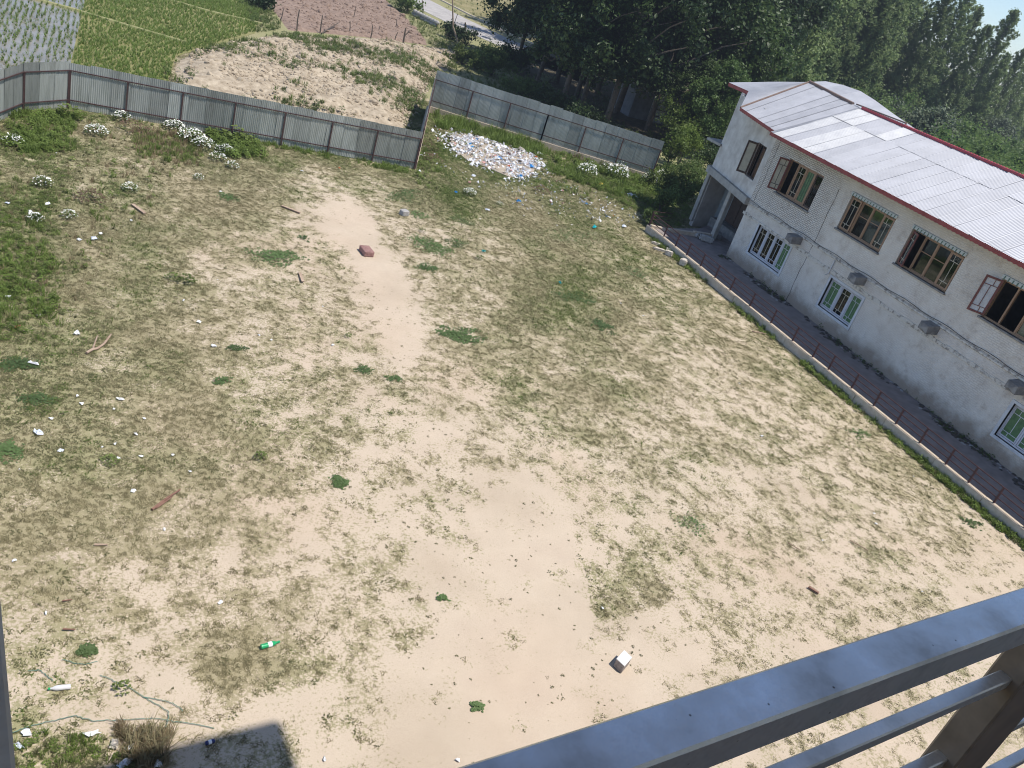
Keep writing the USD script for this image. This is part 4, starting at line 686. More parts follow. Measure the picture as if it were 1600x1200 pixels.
# ------------------------------------------------------------------ seedlings of the paddies, clods
PADDY = leafmat('rice_leaf', (.15, .22, .045), (.26, .33, .10), .4, .5, scale=.25)
def field_points(polypx, dx, jit):
    P = Polygon([tuple(g(*q)[:2]) for q in polypx]).buffer(0); x0, y0, x1, y1 = P.bounds; X, Y = np.meshgrid(np.arange(x0, x1, dx), np.arange(y0, y1, dx)); p = np.c_[X.ravel(), Y.ravel(), 0 * X.ravel()] + rng.normal(0, jit, (X.size, 3)) * [1, 1, 0]
    from shapely import contains_xy
    p = p[contains_xy(P, p[:, 0], p[:, 1])]; q = pix(p); return p[(q[:, 0] > -30) & (q[:, 0] < 1630) & (q[:, 1] > -30)]
pa = field_points([(-60, -60), (124, -60), (135, -10), (110, 99), (30, 112), (-60, 140)], .30, .05); pa = pa[rng.uniform(0, 1, len(pa)) < .8]
pb = field_points([(124, -60), (520, -60), (415, -20), (398, 50), (275, 86), (255, 150), (112, 102), (135, -10)], .165, .06); pb = pb[rng.uniform(0, 1, len(pb)) < np.clip(.35 + meshkit.fbm(pb * .12, 3, 4), 0, 1)]
pp = np.vstack([pa, pb]); scatter('rice_seedlings', [(blades(9, .26, .035, .5, .011, 41), PADDY), (blades(11, .3, .05, .6, .013, 42), PADDY)], pp, rng.uniform(0, 6.28, len(pp)), rng.uniform(.6, 1.1, len(pp)), rng.integers(0, 2, len(pp)), kind='stuff', label='young rice seedlings standing in rows in the paddies', cat='rice')
def clods(n, polypx, zf, sizes, m, name, label):
    p = region(n, polypx); p[:, 2] = zf(p[:, 0], p[:, 1]); r = np.random.default_rng(5); pr_ = []
    for k in range(3):
        ic = trimesh.creation.icosphere(1, .5); v = ic.vertices * (1 + .5 * (meshkit.noise(ic.vertices * 2.3 + k * 5, k)[:, None] - .5)) * [1, .8, .6]; pr_.append(((v, ic.faces), m))
    scatter(name, pr_, p, rng.uniform(0, 6.28, len(p)), r.lognormal(math.log(sizes), .5, len(p)), rng.integers(0, 3, len(p)), tilt=.4, kind='stuff', label=label, cat='clods')
clods(15000, [(300, 80), (440, 55), (560, 65), (700, 85), (672, 135), (640, 200), (540, 182), (400, 155), (290, 120)], mound_z, .13, SOIL, 'soil_lumps', 'pale lumps of soil over the dug heap')
clods(3800, [(418, -40), (425, 12), (452, 46), (560, 56), (665, 70), (630, 28), (600, 0), (580, -30)], plough_z, .19, PLOUGH, 'field_clods', 'brown clods of the ploughed field')
mp = region(16000, [(262, 95), (330, 70), (440, 55), (745, 90), (700, 112), (672, 140), (640, 206), (400, 158), (250, 128)]); k = meshkit.fbm(mp * [.28, .28, 0], 3, 14); mp = mp[k > rng.uniform(.40, .66, len(mp))]; mp[:, 2] = mound_z(mp[:, 0], mp[:, 1])
ex = [mp] + [region(n, P) for n, P in ((2600, [(680, 60), (760, 90), (790, 120), (900, 165), (1030, 215), (1000, 240), (690, 130), (655, 150), (660, 100)]), (1500, [(585, -20), (640, 10), (760, 85), (720, 88), (670, 70), (620, 20)]), (500, [(380, 5), (425, 12), (440, 46), (400, 52)]), (500, [(700, 20), (790, 60), (790, 30), (740, -20), (690, -20)]))]
ep = np.vstack(ex); scatter('field_weeds', [(tall[0], GREENG), (tall[2], WEEDL), (tall[3], OLIVE), (tall[1], GREENG)], ep, rng.uniform(0, 6.28, len(ep)), rng.uniform(.5, 1.5, len(ep)), rng.integers(0, 4, len(ep)), kind='stuff', label='green weeds over the dug heap and beside the road', cat='weeds')
# low stone wall, stakes, posts
lw = thing('stone_wall', 'short low grey stone wall between the ploughed field and the road', 'wall'); a, b = g(645, 24), g(684, 44); n = 9
for i in range(n):
    for r_ in (0, 1):
        p = a + (b - a) * (i + .5 * r_) / n; block_v = trimesh.creation.icosphere(1, .5); v = block_v.vertices * [1.15 * np.linalg.norm(b - a) / n, .45, .42] * (1 + .25 * (meshkit.noise(block_v.vertices * 2 + i * 3 + r_, i)[:, None] - .5)); c, s = (b - a)[:2] / np.linalg.norm(b - a)
        v = np.c_[v[:, 0] * c - v[:, 1] * s, v[:, 0] * s + v[:, 1] * c, v[:, 2]] + p + [0, 0, .15 + .36 * r_]; build('stone', (v, block_v.faces), RUBBLE, lw)
STAKE = mat('grey_stake_wood', (.07, .055, .045), (.13, .105, .085), 8., .9)
def stick(name, pts, r, label, cat, m=None, group=None, side=None):
    mb = MB().tube(pts, np.linspace(r, r * .65, len(pts)), 6)
    if side is not None: mb.tube(side, np.linspace(r * .7, r * .35, len(side)), 5)
    return build(name, mb, m or STAKE, smooth=50, label=label, cat=cat, group=group)
stk = [((411, -4), (416, -28), .12), ((437, 32), (443, 14), .05), ((464, 48), (468, 15), .06), ((500, 52), (504, 24), .06), ((546, 52), (547, 33), .05), ((579, 60), (582, 40), .06), ((552, 30), (556, 10), .04), ((617, 44), (620, 30), .05), ((630, 68), (634, 44), .09), ((617, 64), (621, 54), .05), ((698, 64), (700, 52), .03), ((645, 8), (648, -10), .06), ((661, 22), (659, -4), .07), ((724, 63), (727, 35), .12), ((727, 96), (730, 78), .03)]
for i, (b_, t_, r_) in enumerate(stk):
    p, d = g(*b_), ray(*t_); s = np.hypot(p[0], p[1]) / np.hypot(d[0], d[1]); tp = EYE + d * s; tp[2] = max(tp[2], .8); mid = (p + tp) / 2 + rng.normal(0, .05, 3)
    lb = {0: 'thick post at the green paddy corner, top of the picture', 8: 'forked stout stake at the right end of the ploughed field', 12: 'dark post by the road, right of the bare sapling', 13: 'thick dark post beside the road', 14: 'thin stick at the edge of the dug heap'}.get(i, 'thin grey stake standing along the ploughed field')
    stick('stake', [p - [0, 0, .1], mid, tp], r_, lb, 'stake', group='stakes along the ploughed field' if lb.startswith('thin grey') else None, side=[mid, mid + [.35, 0, .5]] if i == 8 else None)
stick('leaning_stake', [g(502, 54) + [0, 0, .1], g(527, 45) + [0, 0, .5]], .06, 'fallen stake leaning low against the row of stakes', 'stake')
p = g(717, 71); sp = thing('bare_sapling', 'bare pale sapling standing before the road', 'sapling'); mb = MB(); tops = [EYE + ray(*q) * (np.hypot(p[0], p[1]) / np.hypot(*ray(*q)[:2])) for q in ((708, 42), (707, 0), (714, 26), (706, -20))]
mb.tube([p, tops[0], tops[1], tops[3]], [.12, .09, .06, .02], 6); build('trunk', mb, mat('pale_bark', (.25, .19, .14), (.34, .27, .2), 9., .9), sp); build('branch', MB().tube([tops[0], tops[2] + [0, 0, .3]], [.06, .02], 5), STAKE, sp)

# ------------------------------------------------------------------ litter
PAPER = mat('white_paper', (.72, .73, .76), (.80, .80, .82), 12., .8); PAPER2 = mat('bluish_plastic', (.62, .66, .74), None, rough=.4)
def scrap(px, py_, s, label, seed, m=None, group=None, flat=.35):
    r = np.random.default_rng(seed); n = 9; c = g(px, py_); a = np.sort(r.uniform(0, 6.28, n)); rr = s * r.uniform(.55, 1.1, n); el = r.uniform(.5, 1.) ; ro_ = r.uniform(0, 6.28)
    ring = np.c_[np.cos(a) * rr, np.sin(a) * rr * el, s * flat * r.uniform(0, 1, n) + .02]; inner = np.c_[np.cos(a) * rr * .5, np.sin(a) * rr * .5 * el, s * flat * r.uniform(.4, 1.6, n) + .02]
    v = np.vstack([ring, inner, [[0, 0, s * flat + .02]]]); f = [[i, (i + 1) % n, n + i] for i in range(n)] + [[(i + 1) % n, n + (i + 1) % n, n + i] for i in range(n)] + [[n + i, n + (i + 1) % n, 2 * n] for i in range(n)]
    R = np.array([[math.cos(ro_), -math.sin(ro_), 0], [math.sin(ro_), math.cos(ro_), 0], [0, 0, 1]]); return build('litter_scrap', (v @ R.T + c, f), m or PAPER, label=label, cat='litter', group=group)
big = [(12, 319, .14, 'bluish white scrap at the left edge in dry grass'), (47, 333, .2, 'white rag beside flowering weed at the left'), (76, 320, .17, 'folded white scrap right of the white rag'), (123, 375, .15, 'white scrap, left of the row of three'), (146, 374, .2, 'widest white scrap of the row of three'), (157, 366, .13, 'small white scrap above the widest of three'), (119, 521, .2, 'bright white rag above the forked stick'), (188, 625, .15, 'white scrap right below the forked stick'), (59, 678, .2, 'torn white rag above the dark clover mat at the left'), (127, 632, .1, 'tiny white scrap left of the lone scrap'), (334, 542, .14, 'thin white scrap left of the clover smear'), (310, 504, .14, 'grey plastic scrap on the sandy slope'), (94, 705, .1, 'pale scrap beside the yellow-green weed'), (52, 570, .2, 'pale slat-like scrap on the dark clover mat'), (11, 465, .15, 'pinkish white scrap at the far left edge'), (62, 494, .13, 'peach scrap in the left weeds'), (27, 512, .12, 'rust-red scrap in the left weeds'), (345, 942, .09, 'white crumpled scrap on bright sand, lower left'), (22, 877, .07, 'tiny white speck near the dark ledge'), (142, 1148, .12, 'white cigarette-box-like scrap near the shadow'), (30, 1167, .09, 'white torn scrap in green grass at lower left'), (45, 1146, .09, 'grey plastic wisp above the torn scrap'), (201, 1171, .09, 'pale square card on the shadow edge'), (182, 1164, .1, 'peach card beside the pale square one'), (193, 1195, .13, 'white paper at the bottom edge in shadow'), (246, 1197, .09, 'dark printed wrapper at the bottom edge'), (507, 1110 + 77, .06, 'tiny scrap at the bottom'), (715, 1189, .05, 'tiny white bit above the top bar'),
       (762, 329, .22, 'grey crumpled sheet below the heap'), (750, 343, .12, 'white bit just below the crumpled sheet'), (655, 268, .2, 'pale scrap at the foot of the fence end'), (472, 268, .12, 'white bit under the long fence'), (1005, 494, .08, 'pale pebble-like scrap on the green mat'), (818, 338, .1, 'pale scrap between heap and yard'), (893, 352, .13, 'white bit among the thin litter, left'), (870, 353, .1, 'dark-edged bit near the white one'), (975, 355, .3, 'large white wrapper near the kerb end'), (942, 330, .2, 'grey wrapper above the large white one'), (951, 340, .18, 'crumpled grey wrapper left of the large white one'), (988, 308, .55, 'spread of white scraps beside the dark bush'), (972, 303, .3, 'white scrap joined to the spread of scraps')]
for i, (px, py_, s, lb) in enumerate(big): scrap(px, py_, s * (1.15 if py_ > 1100 else .7), lb, 100 + i, {'rust': RIDGE_RED}.get(lb.split('-')[0]) or (PAPER2 if i % 4 == 0 else PAPER) if 'peach' not in lb else STONE)
BLUE = mat('blue_plastic', (.02, .22, .55), None, rough=.35); CYAN = mat('cyan_plastic', (.01, .42, .48), None, rough=.35); YEL = mat('yellow_plastic', (.75, .50, .08), None, rough=.4); ORANGE = mat('orange_plastic', (.70, .17, .05), None, rough=.4); PINK = mat('pink_wrapper', (.60, .33, .30), None, rough=.5); LIME = mat('lime_plastic', (.35, .5, .05), None, rough=.4); TEAL = mat('teal_plastic', (.03, .3, .3), None, rough=.4)
for px, py_, s, m, lb in ((928, 357, .2, CYAN, 'bright cyan bag on the grass between heap and kerb'), (810, 317, .2, BLUE, 'blue bag in the grass below the heap'), (831, 263, .25, BLUE, 'blue bag on the right tip of the rubbish heap'), (812, 277, .22, BLUE, 'blue wrapper at the lower rim of the heap'), (712, 302, .12, BLUE, 'small blue bit by the white-flowered clump'), (916, 320, .14, BLUE, 'pale blue wrapper among thin litter'), (938, 291, .26, YEL, 'yellow bag before the white flowers'), (742, 246, .18, LIME, 'lime-yellow bag in the rubbish heap'), (795, 261, .16, ORANGE, 'orange-red bag in the rubbish heap'), (780, 250, .22, BLUE, 'blue scrap in the middle of the heap'), (736, 236, .2, BLUE, 'blue scrap at the left of the heap'), (875, 443, .1, TEAL, 'dark teal bag on the green mat'), (755, 394, .12, TEAL, 'green wrapper right of the slanting clover'), (530, 264, .1, ORANGE, 'tiny orange bit under the fence end')):
    scrap(px, py_, s, lb, int(px), m, flat=.6)
# the heap
hp = [(688, 205), (712, 206), (760, 216), (800, 230), (838, 240), (852, 262), (845, 280), (800, 284), (758, 266), (716, 250), (690, 225)]
pts = region(6000, [(q[0] + (q[0] - 770) * .16, q[1] + (q[1] - 245) * .22) for q in hp]); HP = Polygon([tuple(g(*q)[:2]) for q in hp]).buffer(0); from shapely import distance as sdist, points as spts
from shapely import contains_xy as cxy
sgn = lambda p: sdist(spts(p[:, 0], p[:, 1]), HP.exterior) * np.where(cxy(HP, p[:, 0], p[:, 1]), 1, -1)
dd = sgn(pts) + 1.6 * (meshkit.fbm(pts * [.8, .8, 0], 3, 92) - .5); pts = pts[rng.uniform(0, 1, len(pts)) < np.clip(.20 + .62 * dd, .03, 1) * np.clip(meshkit.fbm(pts * [1.3, 1.3, 0], 3, 91) * 3.2 - .75, .15, 1)]; dd = np.clip(sgn(pts), 0, 9); pts[:, 2] = .05 + .16 * np.minimum(dd, 1) * rng.uniform(.3, 1, len(pts))
sp2 = region(900, [(640, 235), (700, 270), (820, 330), (980, 355), (1010, 345), (960, 310), (880, 285), (850, 262), (800, 288), (700, 260), (660, 225)]); sp2[:, 2] = .05; sp2 = sp2[rng.uniform(0, 1, len(sp2)) < .55]
cr = []
for k, m in enumerate((PAPER, PAPER, PAPER2, PINK, STONE, mat('grey_plastic', (.35, .35, .38), None, rough=.5), BLUE, ORANGE, DIRT, TEAL)):
    r = np.random.default_rng(k); v = r.uniform(-1, 1, (7, 3)) * [.11, .08, .05]; cr.append((trimesh.Trimesh(v).convex_hull, m)); cr[-1] = ((np.array(cr[-1][0].vertices), np.array(cr[-1][0].faces)), m)
ap = np.vstack([pts, sp2]); wts = [.28, .25, .20, .04, .10, .07, .006, .003, .05, .001]
scatter('rubbish_heap', cr, ap, rng.uniform(0, 6.28, len(ap)), np.r_[rng.lognormal(-.35, .42, len(pts)), rng.lognormal(-.65, .35, len(sp2))], rng.choice(10, len(ap), p=wts), tilt=.5, kind='stuff', label='spread heap of white and coloured rubbish before the far fence', cat='rubbish heap')
build('heap_soil', (lambda P: MB().prism(P, -.02, .05))(HP.buffer(-.55)), mat('red_heap_soil', (.30, .25, .19), (.42, .36, .29), 3., .95, bump=.5), label='reddish soil bed under the rubbish heap', cat='soil', kind='structure')
specks = [(200, 285), (88, 240), (205, 345), (345, 300), (340, 438), (287, 470), (30, 735), (225, 655), (178, 640), (120, 620), (67, 632), (212, 680), (80, 655), (220, 714), (270, 712), (180, 695), (185, 717), (505, 480), (424, 532), (405, 525), (160, 700), (208, 768), (255, 828), (297, 738), (1285, 845), (970, 475), (520, 540), (1190, 682), (1365, 803), (1368, 819), (1426, 745), (1440, 925), (941, 951), (70, 960), (1155, 600)]
for i, (px, py_) in enumerate(specks): scrap(px, py_, rng.uniform(.035, .07), 'tiny white speck of litter on the dry grass', 300 + i, group='tiny white specks of litter on the dry grass')
# bottles, can, blocks, sticks, cords
def lathe(prof, n=12): 
    a = np.arange(n) * 2 * np.pi / n; v = np.array([[r * math.cos(t), r * math.sin(t), z] for r, z in prof for t in a]); k = len(prof)
    return v, [[i * n + j, i * n + (j + 1) % n, (i + 1) * n + (j + 1) % n, (i + 1) * n + j] for i in range(k - 1) for j in range(n)]
def lying(v, c, rz, r): q = np.c_[v[:, 2] - .12, v[:, 0], v[:, 1] + r]; return np.c_[q[:, 0] * math.cos(rz) - q[:, 1] * math.sin(rz), q[:, 0] * math.sin(rz) + q[:, 1] * math.cos(rz), q[:, 2]] + c
GREENP = mat('green_bottle_plastic', (.02, .33, .12), None, rough=.25); CLEARP = mat('cloudy_bottle_plastic', (.62, .62, .64), None, rough=.2)
prof = [(.001, 0), (.033, .004), (.035, .02), (.033, .06), (.035, .10), (.035, .16), (.028, .19), (.014, .215), (.013, .235)]
for c, m, rz, lb, sc in ((g(417, 1011), GREENP, .25, 'green plastic bottle lying on the sand', 1.35), (g(97, 1077), CLEARP, .0, 'clear plastic bottle with green cap lying at lower left', 1.2)):
    b_ = thing('plastic_bottle', lb, 'bottle'); v, f = lathe([(r * sc, z * sc) for r, z in prof]); build('bottle_body', (lying(v, c, rz + (math.pi if m is CLEARP else 0), .035 * sc), f), m, b_, smooth=60)
    v, f = lathe([(.001, .262), (.016, .26), (.016, .236), (.001, .234)]); build('cap', (lying(v * sc, c, rz + (math.pi if m is CLEARP else 0), .035 * sc), f), GREENP, b_); v, f = lathe([(.0355, .095), (.0355, .15)]); build('bottle_label', (lying(v * sc, c, rz + (math.pi if m is CLEARP else 0), .035 * sc), f), PAPER if m is GREENP else CLEARP, b_, smooth=60)
cn = thing('drink_can', 'dark blue and silver can lying in the shadow', 'can'); c = g(333, 1160); v, f = lathe([(.001, 0), (.028, .0), (.034, .012), (.034, .125), (.028, .137), (.001, .135)]); build('can_body', (lying(v, c, .2, .034), f), mat('navy_can', (.02, .03, .12), None, rough=.3), cn, smooth=40); v, f = lathe([(.0345, .04), (.0345, .09)]); build('can_label', (lying(v, c, .2, .034), f), PAPER, cn)
ln = ray(700, 1035)
wb = thing('white_block', 'white concrete block on the bare sand, its sides coloured darker as shade', 'block'); tc = np.array([g(*q, .2)[:2] for q in ((963, 1029), (975.5, 1015.5), (988, 1027), (976, 1041))]); mid_ = tc.mean(0); P0 = [mid_ + (q - mid_) * .97 for q in tc]
build('block_body', MB().tm(trimesh.Trimesh(np.vstack([np.c_[P0, np.full(4, .188)], np.c_[mid_ + (np.array(P0) - mid_) * 1.02, np.full(4, -.01)]]) + rng.normal(0, .004, (8, 3))).convex_hull), mat('shaded_block_side', (.17, .135, .115), (.33, .28, .25), 18., .95, bump=.6), wb)  # side faces painted brown to stand in for their shade
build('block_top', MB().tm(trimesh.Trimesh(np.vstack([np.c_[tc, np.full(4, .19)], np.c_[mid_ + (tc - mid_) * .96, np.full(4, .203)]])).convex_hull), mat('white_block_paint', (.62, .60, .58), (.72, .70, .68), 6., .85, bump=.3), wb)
BR = mat('old_red_brick', (.20, .10, .09), (.34, .20, .18), 12., .9, bump=.6)
block('brick_block', g(572, 396), (.40, .62, .22), .12, BR, 'reddish brick block lying on the sand path', 'block', .012, 9)
block('stone', g(631, 336), (.36, .3, .24), .4, RUBBLE, 'small grey cubic stone at the end of the green mats', 'stone', .015, 12)
WOODP = mat('weathered_plank', (.30, .21, .15), (.44, .33, .25), 7., .85); WOODB = mat('red_brown_stick', (.17, .085, .06), (.26, .15, .11), 9., .9)
S = lambda *q: [g(x, y) + [0, 0, .05] for x, y in q]
build('plank', MB().beam(*S((440, 323), (469, 334)), .12, .03), WOODP, label='pale plank lying left of the sand path', cat='plank'); build('plank', MB().beam(*S((207, 321), (226, 335)), .12, .03), WOODP, label='short pale plank on the left dry slope', cat='plank')
build('plank', MB().beam(*S((468, 428), (473, 442)), .1, .03), WOODP, label='small board end left of the path below the clover mat', cat='plank'); build('plank', MB().beam(*S((1262, 919), (1278, 929)), .07, .04), WOODB, label='dark brown board piece on the sand above the railing', cat='plank')
stick('forked_stick', S((135, 554), (143, 549), (152, 547), (162, 540), (168, 532), (173, 525)), .035, 'forked bare branch lying on the left grass', 'stick', WOODP, side=S((145, 547), (148, 538), (152, 527)))
stick('split_stick', S((237, 799), (250, 789), (262, 780), (281, 768)), .03, 'split red-brown stick lying on the dry grass', 'stick', WOODB, side=S((243, 797), (262, 784), (270, 778)))
stick('twig', S((147, 854), (168, 854)), .022, 'straight pale twig, lower left', 'stick', WOODP); stick('twig', S((98, 986), (117, 987)), .018, 'short brown twig on bright sand', 'stick', WOODB); stick('twig', S((97, 942), (112, 940)), .014, 'thin dark twig on a sandy spot', 'stick', WOODB); stick('twig', S((1230, 360 + 490), (1250, 862)), .015, 'thin straw-coloured twig near the right', 'stick', WOODP)
stick('twig', S((1175, 519), (1196, 523)), .03, 'pale stick near the kerb', 'stick', WOODP); stick('twig', S((1327, 846), (1355, 862)), .02, 'pale stick on sand below the kerb', 'stick', WOODP)
CORD = mat('green_cord', (.09, .19, .15), (.16, .27, .22), 6., .6)
for pts_, lb in (([(14, 1148), (40, 1138), (66, 1131), (90, 1126), (117, 1120), (144, 1128), (175, 1127), (207, 1125), (240, 1123), (268, 1128), (294, 1131), (335, 1139)], 'long thin green cord across the lower left sand'), ([(157, 1056), (180, 1066), (198, 1073), (222, 1089), (246, 1103), (264, 1114), (262, 1126), (259, 1138)], 'kinked green cord ending above the shadow corner'), ([(98, 1032), (115, 1037), (132, 1040), (152, 1035)], 'short green cord above the clear bottle'), ([(222, 1090), (255, 1096), (272, 1101), (285, 1112)], 'thin loop of cord right of the kinked one'), ([(45, 1049), (62, 1049), (75, 1058), (82, 1066)], 'thin cord reaching the clear bottle')):
    p = np.array(S(*pts_)); p[:, 2] = .025; t = np.linspace(0, len(p) - 1, 6 * len(p)); q = np.stack([np.interp(t, np.arange(len(p)), p[:, k]) for k in range(3)], -1); q[:, :2] += rng.normal(0, .006, (len(q), 2)); build('cord', MB().tube(q, .006, 4), CORD, label=lb, cat='cord')

# ------------------------------------------------------------------ trees
BARK = mat('dark_bark', (.07, .055, .045), (.13, .10, .08), 5., .95, bump=.5); BARKP = mat('grey_poplar_bark', (.14, .12, .10), (.22, .19, .16), 5., .95)
LEAF_D = leafmat('dark_walnut_leaf', (.035, .065, .02), (.105, .15, .045), .35, .45, scale=.5); LEAF_G = leafmat('sunlit_grove_leaf', (.075, .125, .035), (.19, .26, .085), .45, .45, scale=.5); LEAF_P = leafmat('poplar_leaf', (.20, .265, .105), (.36, .43, .19), .5, .5, scale=.3); LEAF_W = leafmat('grey_willow_leaf', (.11, .14, .085), (.19, .22, .14), .3, .6, scale=.4); LEAF_O = leafmat('orchard_leaf', (.125, .195, .055), (.24, .315, .10), .5, .5, scale=.25); LEAF_Y = leafmat('yellowish_leaf', (.11, .17, .035), (.25, .28, .06), .5, .5, scale=1.)  # grove leaf comes twice: the lighter copy colours the sunlit right-hand trees
def leaf_cloud(centers, radii, n, size, r, flat=.6):
    k = r.choice(len(centers), n, p=radii ** 2 / (radii ** 2).sum()); d = r.normal(size=(n, 3)); d /= np.linalg.norm(d, axis=1, keepdims=True); p = centers[k] + d * (radii[k] * np.minimum(np.abs(r.normal(0, .72, n)), 1.7))[:, None]
    nn = d * .5 + r.normal(0, .6, (n, 3)) + [0, 0, .4]; nn /= np.linalg.norm(nn, axis=1, keepdims=True); u = np.cross(nn, r.normal(size=(n, 3))); u /= np.linalg.norm(u, axis=1, keepdims=True); w = np.cross(nn, u); s = size * r.uniform(.6, 1.3, n)[:, None]
    v = np.stack([p - u * s, p + w * s * flat + nn * s * .12, p + u * s, p - w * s * flat + nn * s * .12], 1).reshape(-1, 3); i = np.arange(n) * 4
    return v, np.vstack([np.stack([i, i + 1, i + 2], -1), np.stack([i, i + 2, i + 3], -1)])
def tree(name, kind, seed, H, label, cat='tree', n=16000, size=.17, lm=LEAF_D, bark=BARK, r0=.28):
    r = np.random.default_rng(seed); root = thing(name, label, cat); C, Rr, limbs = [], [], MB()
    if kind == 'poplar':
        limbs.tube([(0, 0, -.3), (.05, 0, H * .3), (.1, .05, H * .7), (.1, .1, H * .97)], [r0, r0 * .8, r0 * .4, .03], 7)
        for k in range(90):
            z = H * (.10 + .88 * (k / 90) ** .9); a = k * 2.4 + r.uniform(-.4, .4); sp = (H * .085 * max(.03, math.sin(math.pi * min(.97, (z / H) * .82 + .17))) ** .8 + .1) * r.uniform(.6, 1.2)
            for q in (.35, .65, .9, 1.15): C.append([math.cos(a) * sp * q, math.sin(a) * sp * q, z + sp * q * 1.3]); Rr.append(r.uniform(.30, .70) * (1.15 - .65 * z / H))
            if k % 3 == 0: limbs.tube([(0, 0, z), (math.cos(a) * sp, math.sin(a) * sp, z + sp * 1.3)], [.06, .015], 4, cap=False)
    elif kind == 'round':
        limbs.tube([(0, 0, -.3), (0, 0, H * .3), (.1, 0, H * .5)], [r0, r0 * .8, r0 * .4], 7)
        for k in range(46):
            d = r.normal(size=3); d /= np.linalg.norm(d); d[2] = abs(d[2]) * 1.1 - .25; p = np.array([0, 0, H * .5]) + d * H * [.36, .36, .42] * r.uniform(.55, 1.) ** .5; C.append(p); Rr.append(H * r.uniform(.07, .14))
            if k % 3 == 0: limbs.tube([(0, 0, H * .35), p * [.5, .5, 1] * [1, 1, .8], p], [.09, .05, .02], 4, cap=False)
    else:  # tall spreading crown on a long leaning trunk
        le = r.normal(0, .5, 2); base = H * .30; limbs.tube([(0, 0, -.3), (le[0] * .3, le[1] * .3, base), (le[0], le[1], H * .55), (le[0], le[1], H * .9)], [r0, r0 * .8, r0 * .5, .04], 8)
        for k in range(100):
            z = base * .8 + (H - base * .8) * r.uniform(0, 1) ** .85; rel = (z - base * .8) / (H - base * .8); sp = H * .37 * math.sin(math.pi * (.20 + .76 * rel)) * r.uniform(.2, 1.1); a = r.uniform(0, 6.28); p = np.array([le[0] + math.cos(a) * sp, le[1] + math.sin(a) * sp, z]); C.append(p); Rr.append(r.uniform(.7, 1.5) * H / 18)
            if k % 3 == 0: limbs.tube([(le[0] * .7, le[1] * .7, max(base, z - sp * .7)), (p[0] * .6 + le[0] * .4, p[1] * .6 + le[1] * .4, z - sp * .2), p], [.10, .06, .02], 4, cap=False)
    build('trunk', limbs, bark, root, smooth=50); build('crown', leaf_cloud(np.array(C), np.array(Rr), n, size, r), lm, root); return root
sheet('grove_floor', [(800, 112), (850, 140), (1050, 232), (1135, 232), (1190, 190), (1270, 100), (1000, 40), (860, 55), (800, 85)], .02, mat('shade_dark_floor', (.07, .055, .035), (.13, .105, .06), 1.5, .95, bump=.5), 'dark leaf litter floor of the grove', 'grove floor')  # dark sheet: the tree shade is put into the floor colour
GROVE = 'trees of the dark grove behind the far fence'
big_ = [tree('grove_tree', 'big', 51, 17., 'x', n=34000, size=.20), tree('grove_tree', 'big', 52, 19., 'x', n=36000, size=.21), tree('grove_tree', 'big', 53, 15., 'x', n=32000, size=.19, lm=LEAF_G)]
gpos = [(806, 104, 2, .72, 'leftmost grove tree, its trunk beside the road'), (868, 70, 1, 1., 'grove tree at the road behind the leftmost trunk'), (868, 130, 2, 1.05, 'grove tree second from the left, thin pale trunk'), (900, 152, 0, .95, 'grove tree in the gap before the dark shed'), (928, 160, 1, .9, 'grove tree left of the pair of slanting trunks'), (962, 178, 2, 1.05, 'left one of the two slanting trunks by the shed'), (985, 176, 1, .95, 'right one of the two slanting trunks by the shed'), (1045, 168, 0, 1.05, 'grove tree right of the shed'), (1085, 160, 1, 1.05, 'bright-leaved grove tree behind the porch end'), (1130, 175, 2, 1.15, 'grove tree next to the tin roof corner'), (905, 100, 1, 1.1, 'inner grove tree behind the second trunk'), (960, 120, 0, 1.1, 'inner grove tree behind the slanting pair'), (1020, 110, 2, 1.2, 'inner grove tree behind the shed'), (1095, 110, 1, 1.1, 'inner grove tree behind the bright-leaved one'), (1165, 150, 0, 1.2, 'tall grove tree above the end of the roof'), (1215, 140, 1, 1.1, 'tall grove tree above the hip of the roof'), (1160, 95, 2, 1.2, 'back grove tree over the roof corner'), (1240, 110, 1, 1.15, 'back grove tree over the ridge start'), (905, 50, 2, 1.1, 'back grove tree near the road'), (905, 178, 2, .95, 'grove tree just behind the middle of the far fence'), (1010, 205, 0, .95, 'grove tree just behind the far fence before the shed'), (1075, 215, 1, 1.0, 'grove tree just behind the far fence by the yellowish shrub'), (1120, 205, 2, 1.05, 'grove tree between the fence end and the porch'), (875, 172, 0, .95, 'grove tree behind the fence, left of the middle one'), (945, 196, 2, 1.0, 'grove tree behind the fence, right of the middle one'), (985, 150, 1, 1.05, 'grove tree on the left of the shed'), (840, 128, 1, .9, 'grove tree at the left rim, behind the round bush')]
gpos += [(1086, 244, 2, .50, 'small bright tree between the fence end and the porch'), (1112, 226, 0, .58, 'small dark tree against the far end of the building'), (1062, 228, 2, .46, 'small bright tree over the end of the far fence'), (1098, 205, 1, .8, 'middle-sized tree behind the small ones by the porch')]
used_k = set()
for px, py_, k, s, lb in gpos:
    k = (2 if px > 1130 or px in (1086, 1062, 1085, 1075) else k % 2)
    M = place(g(px, py_), rng.uniform(0, 6.28), s)
    if k in used_k: dup(big_[k], M, lb, GROVE)
    else: setM(big_[k], M); tag(big_[k], lb, group=GROVE); used_k.add(k)
POPS = 'poplars of the tall row beyond the roof'
pops = [tree('poplar_tree', 'poplar', 61, 24., 'x', n=34000, size=.15, lm=LEAF_P, bark=BARKP), tree('poplar_tree', 'poplar', 62, 22., 'x', n=32000, size=.15, lm=LEAF_P, bark=BARKP), tree('poplar_tree', 'poplar', 63, 25., 'x', n=35000, size=.155, lm=LEAF_P, bark=BARKP)]
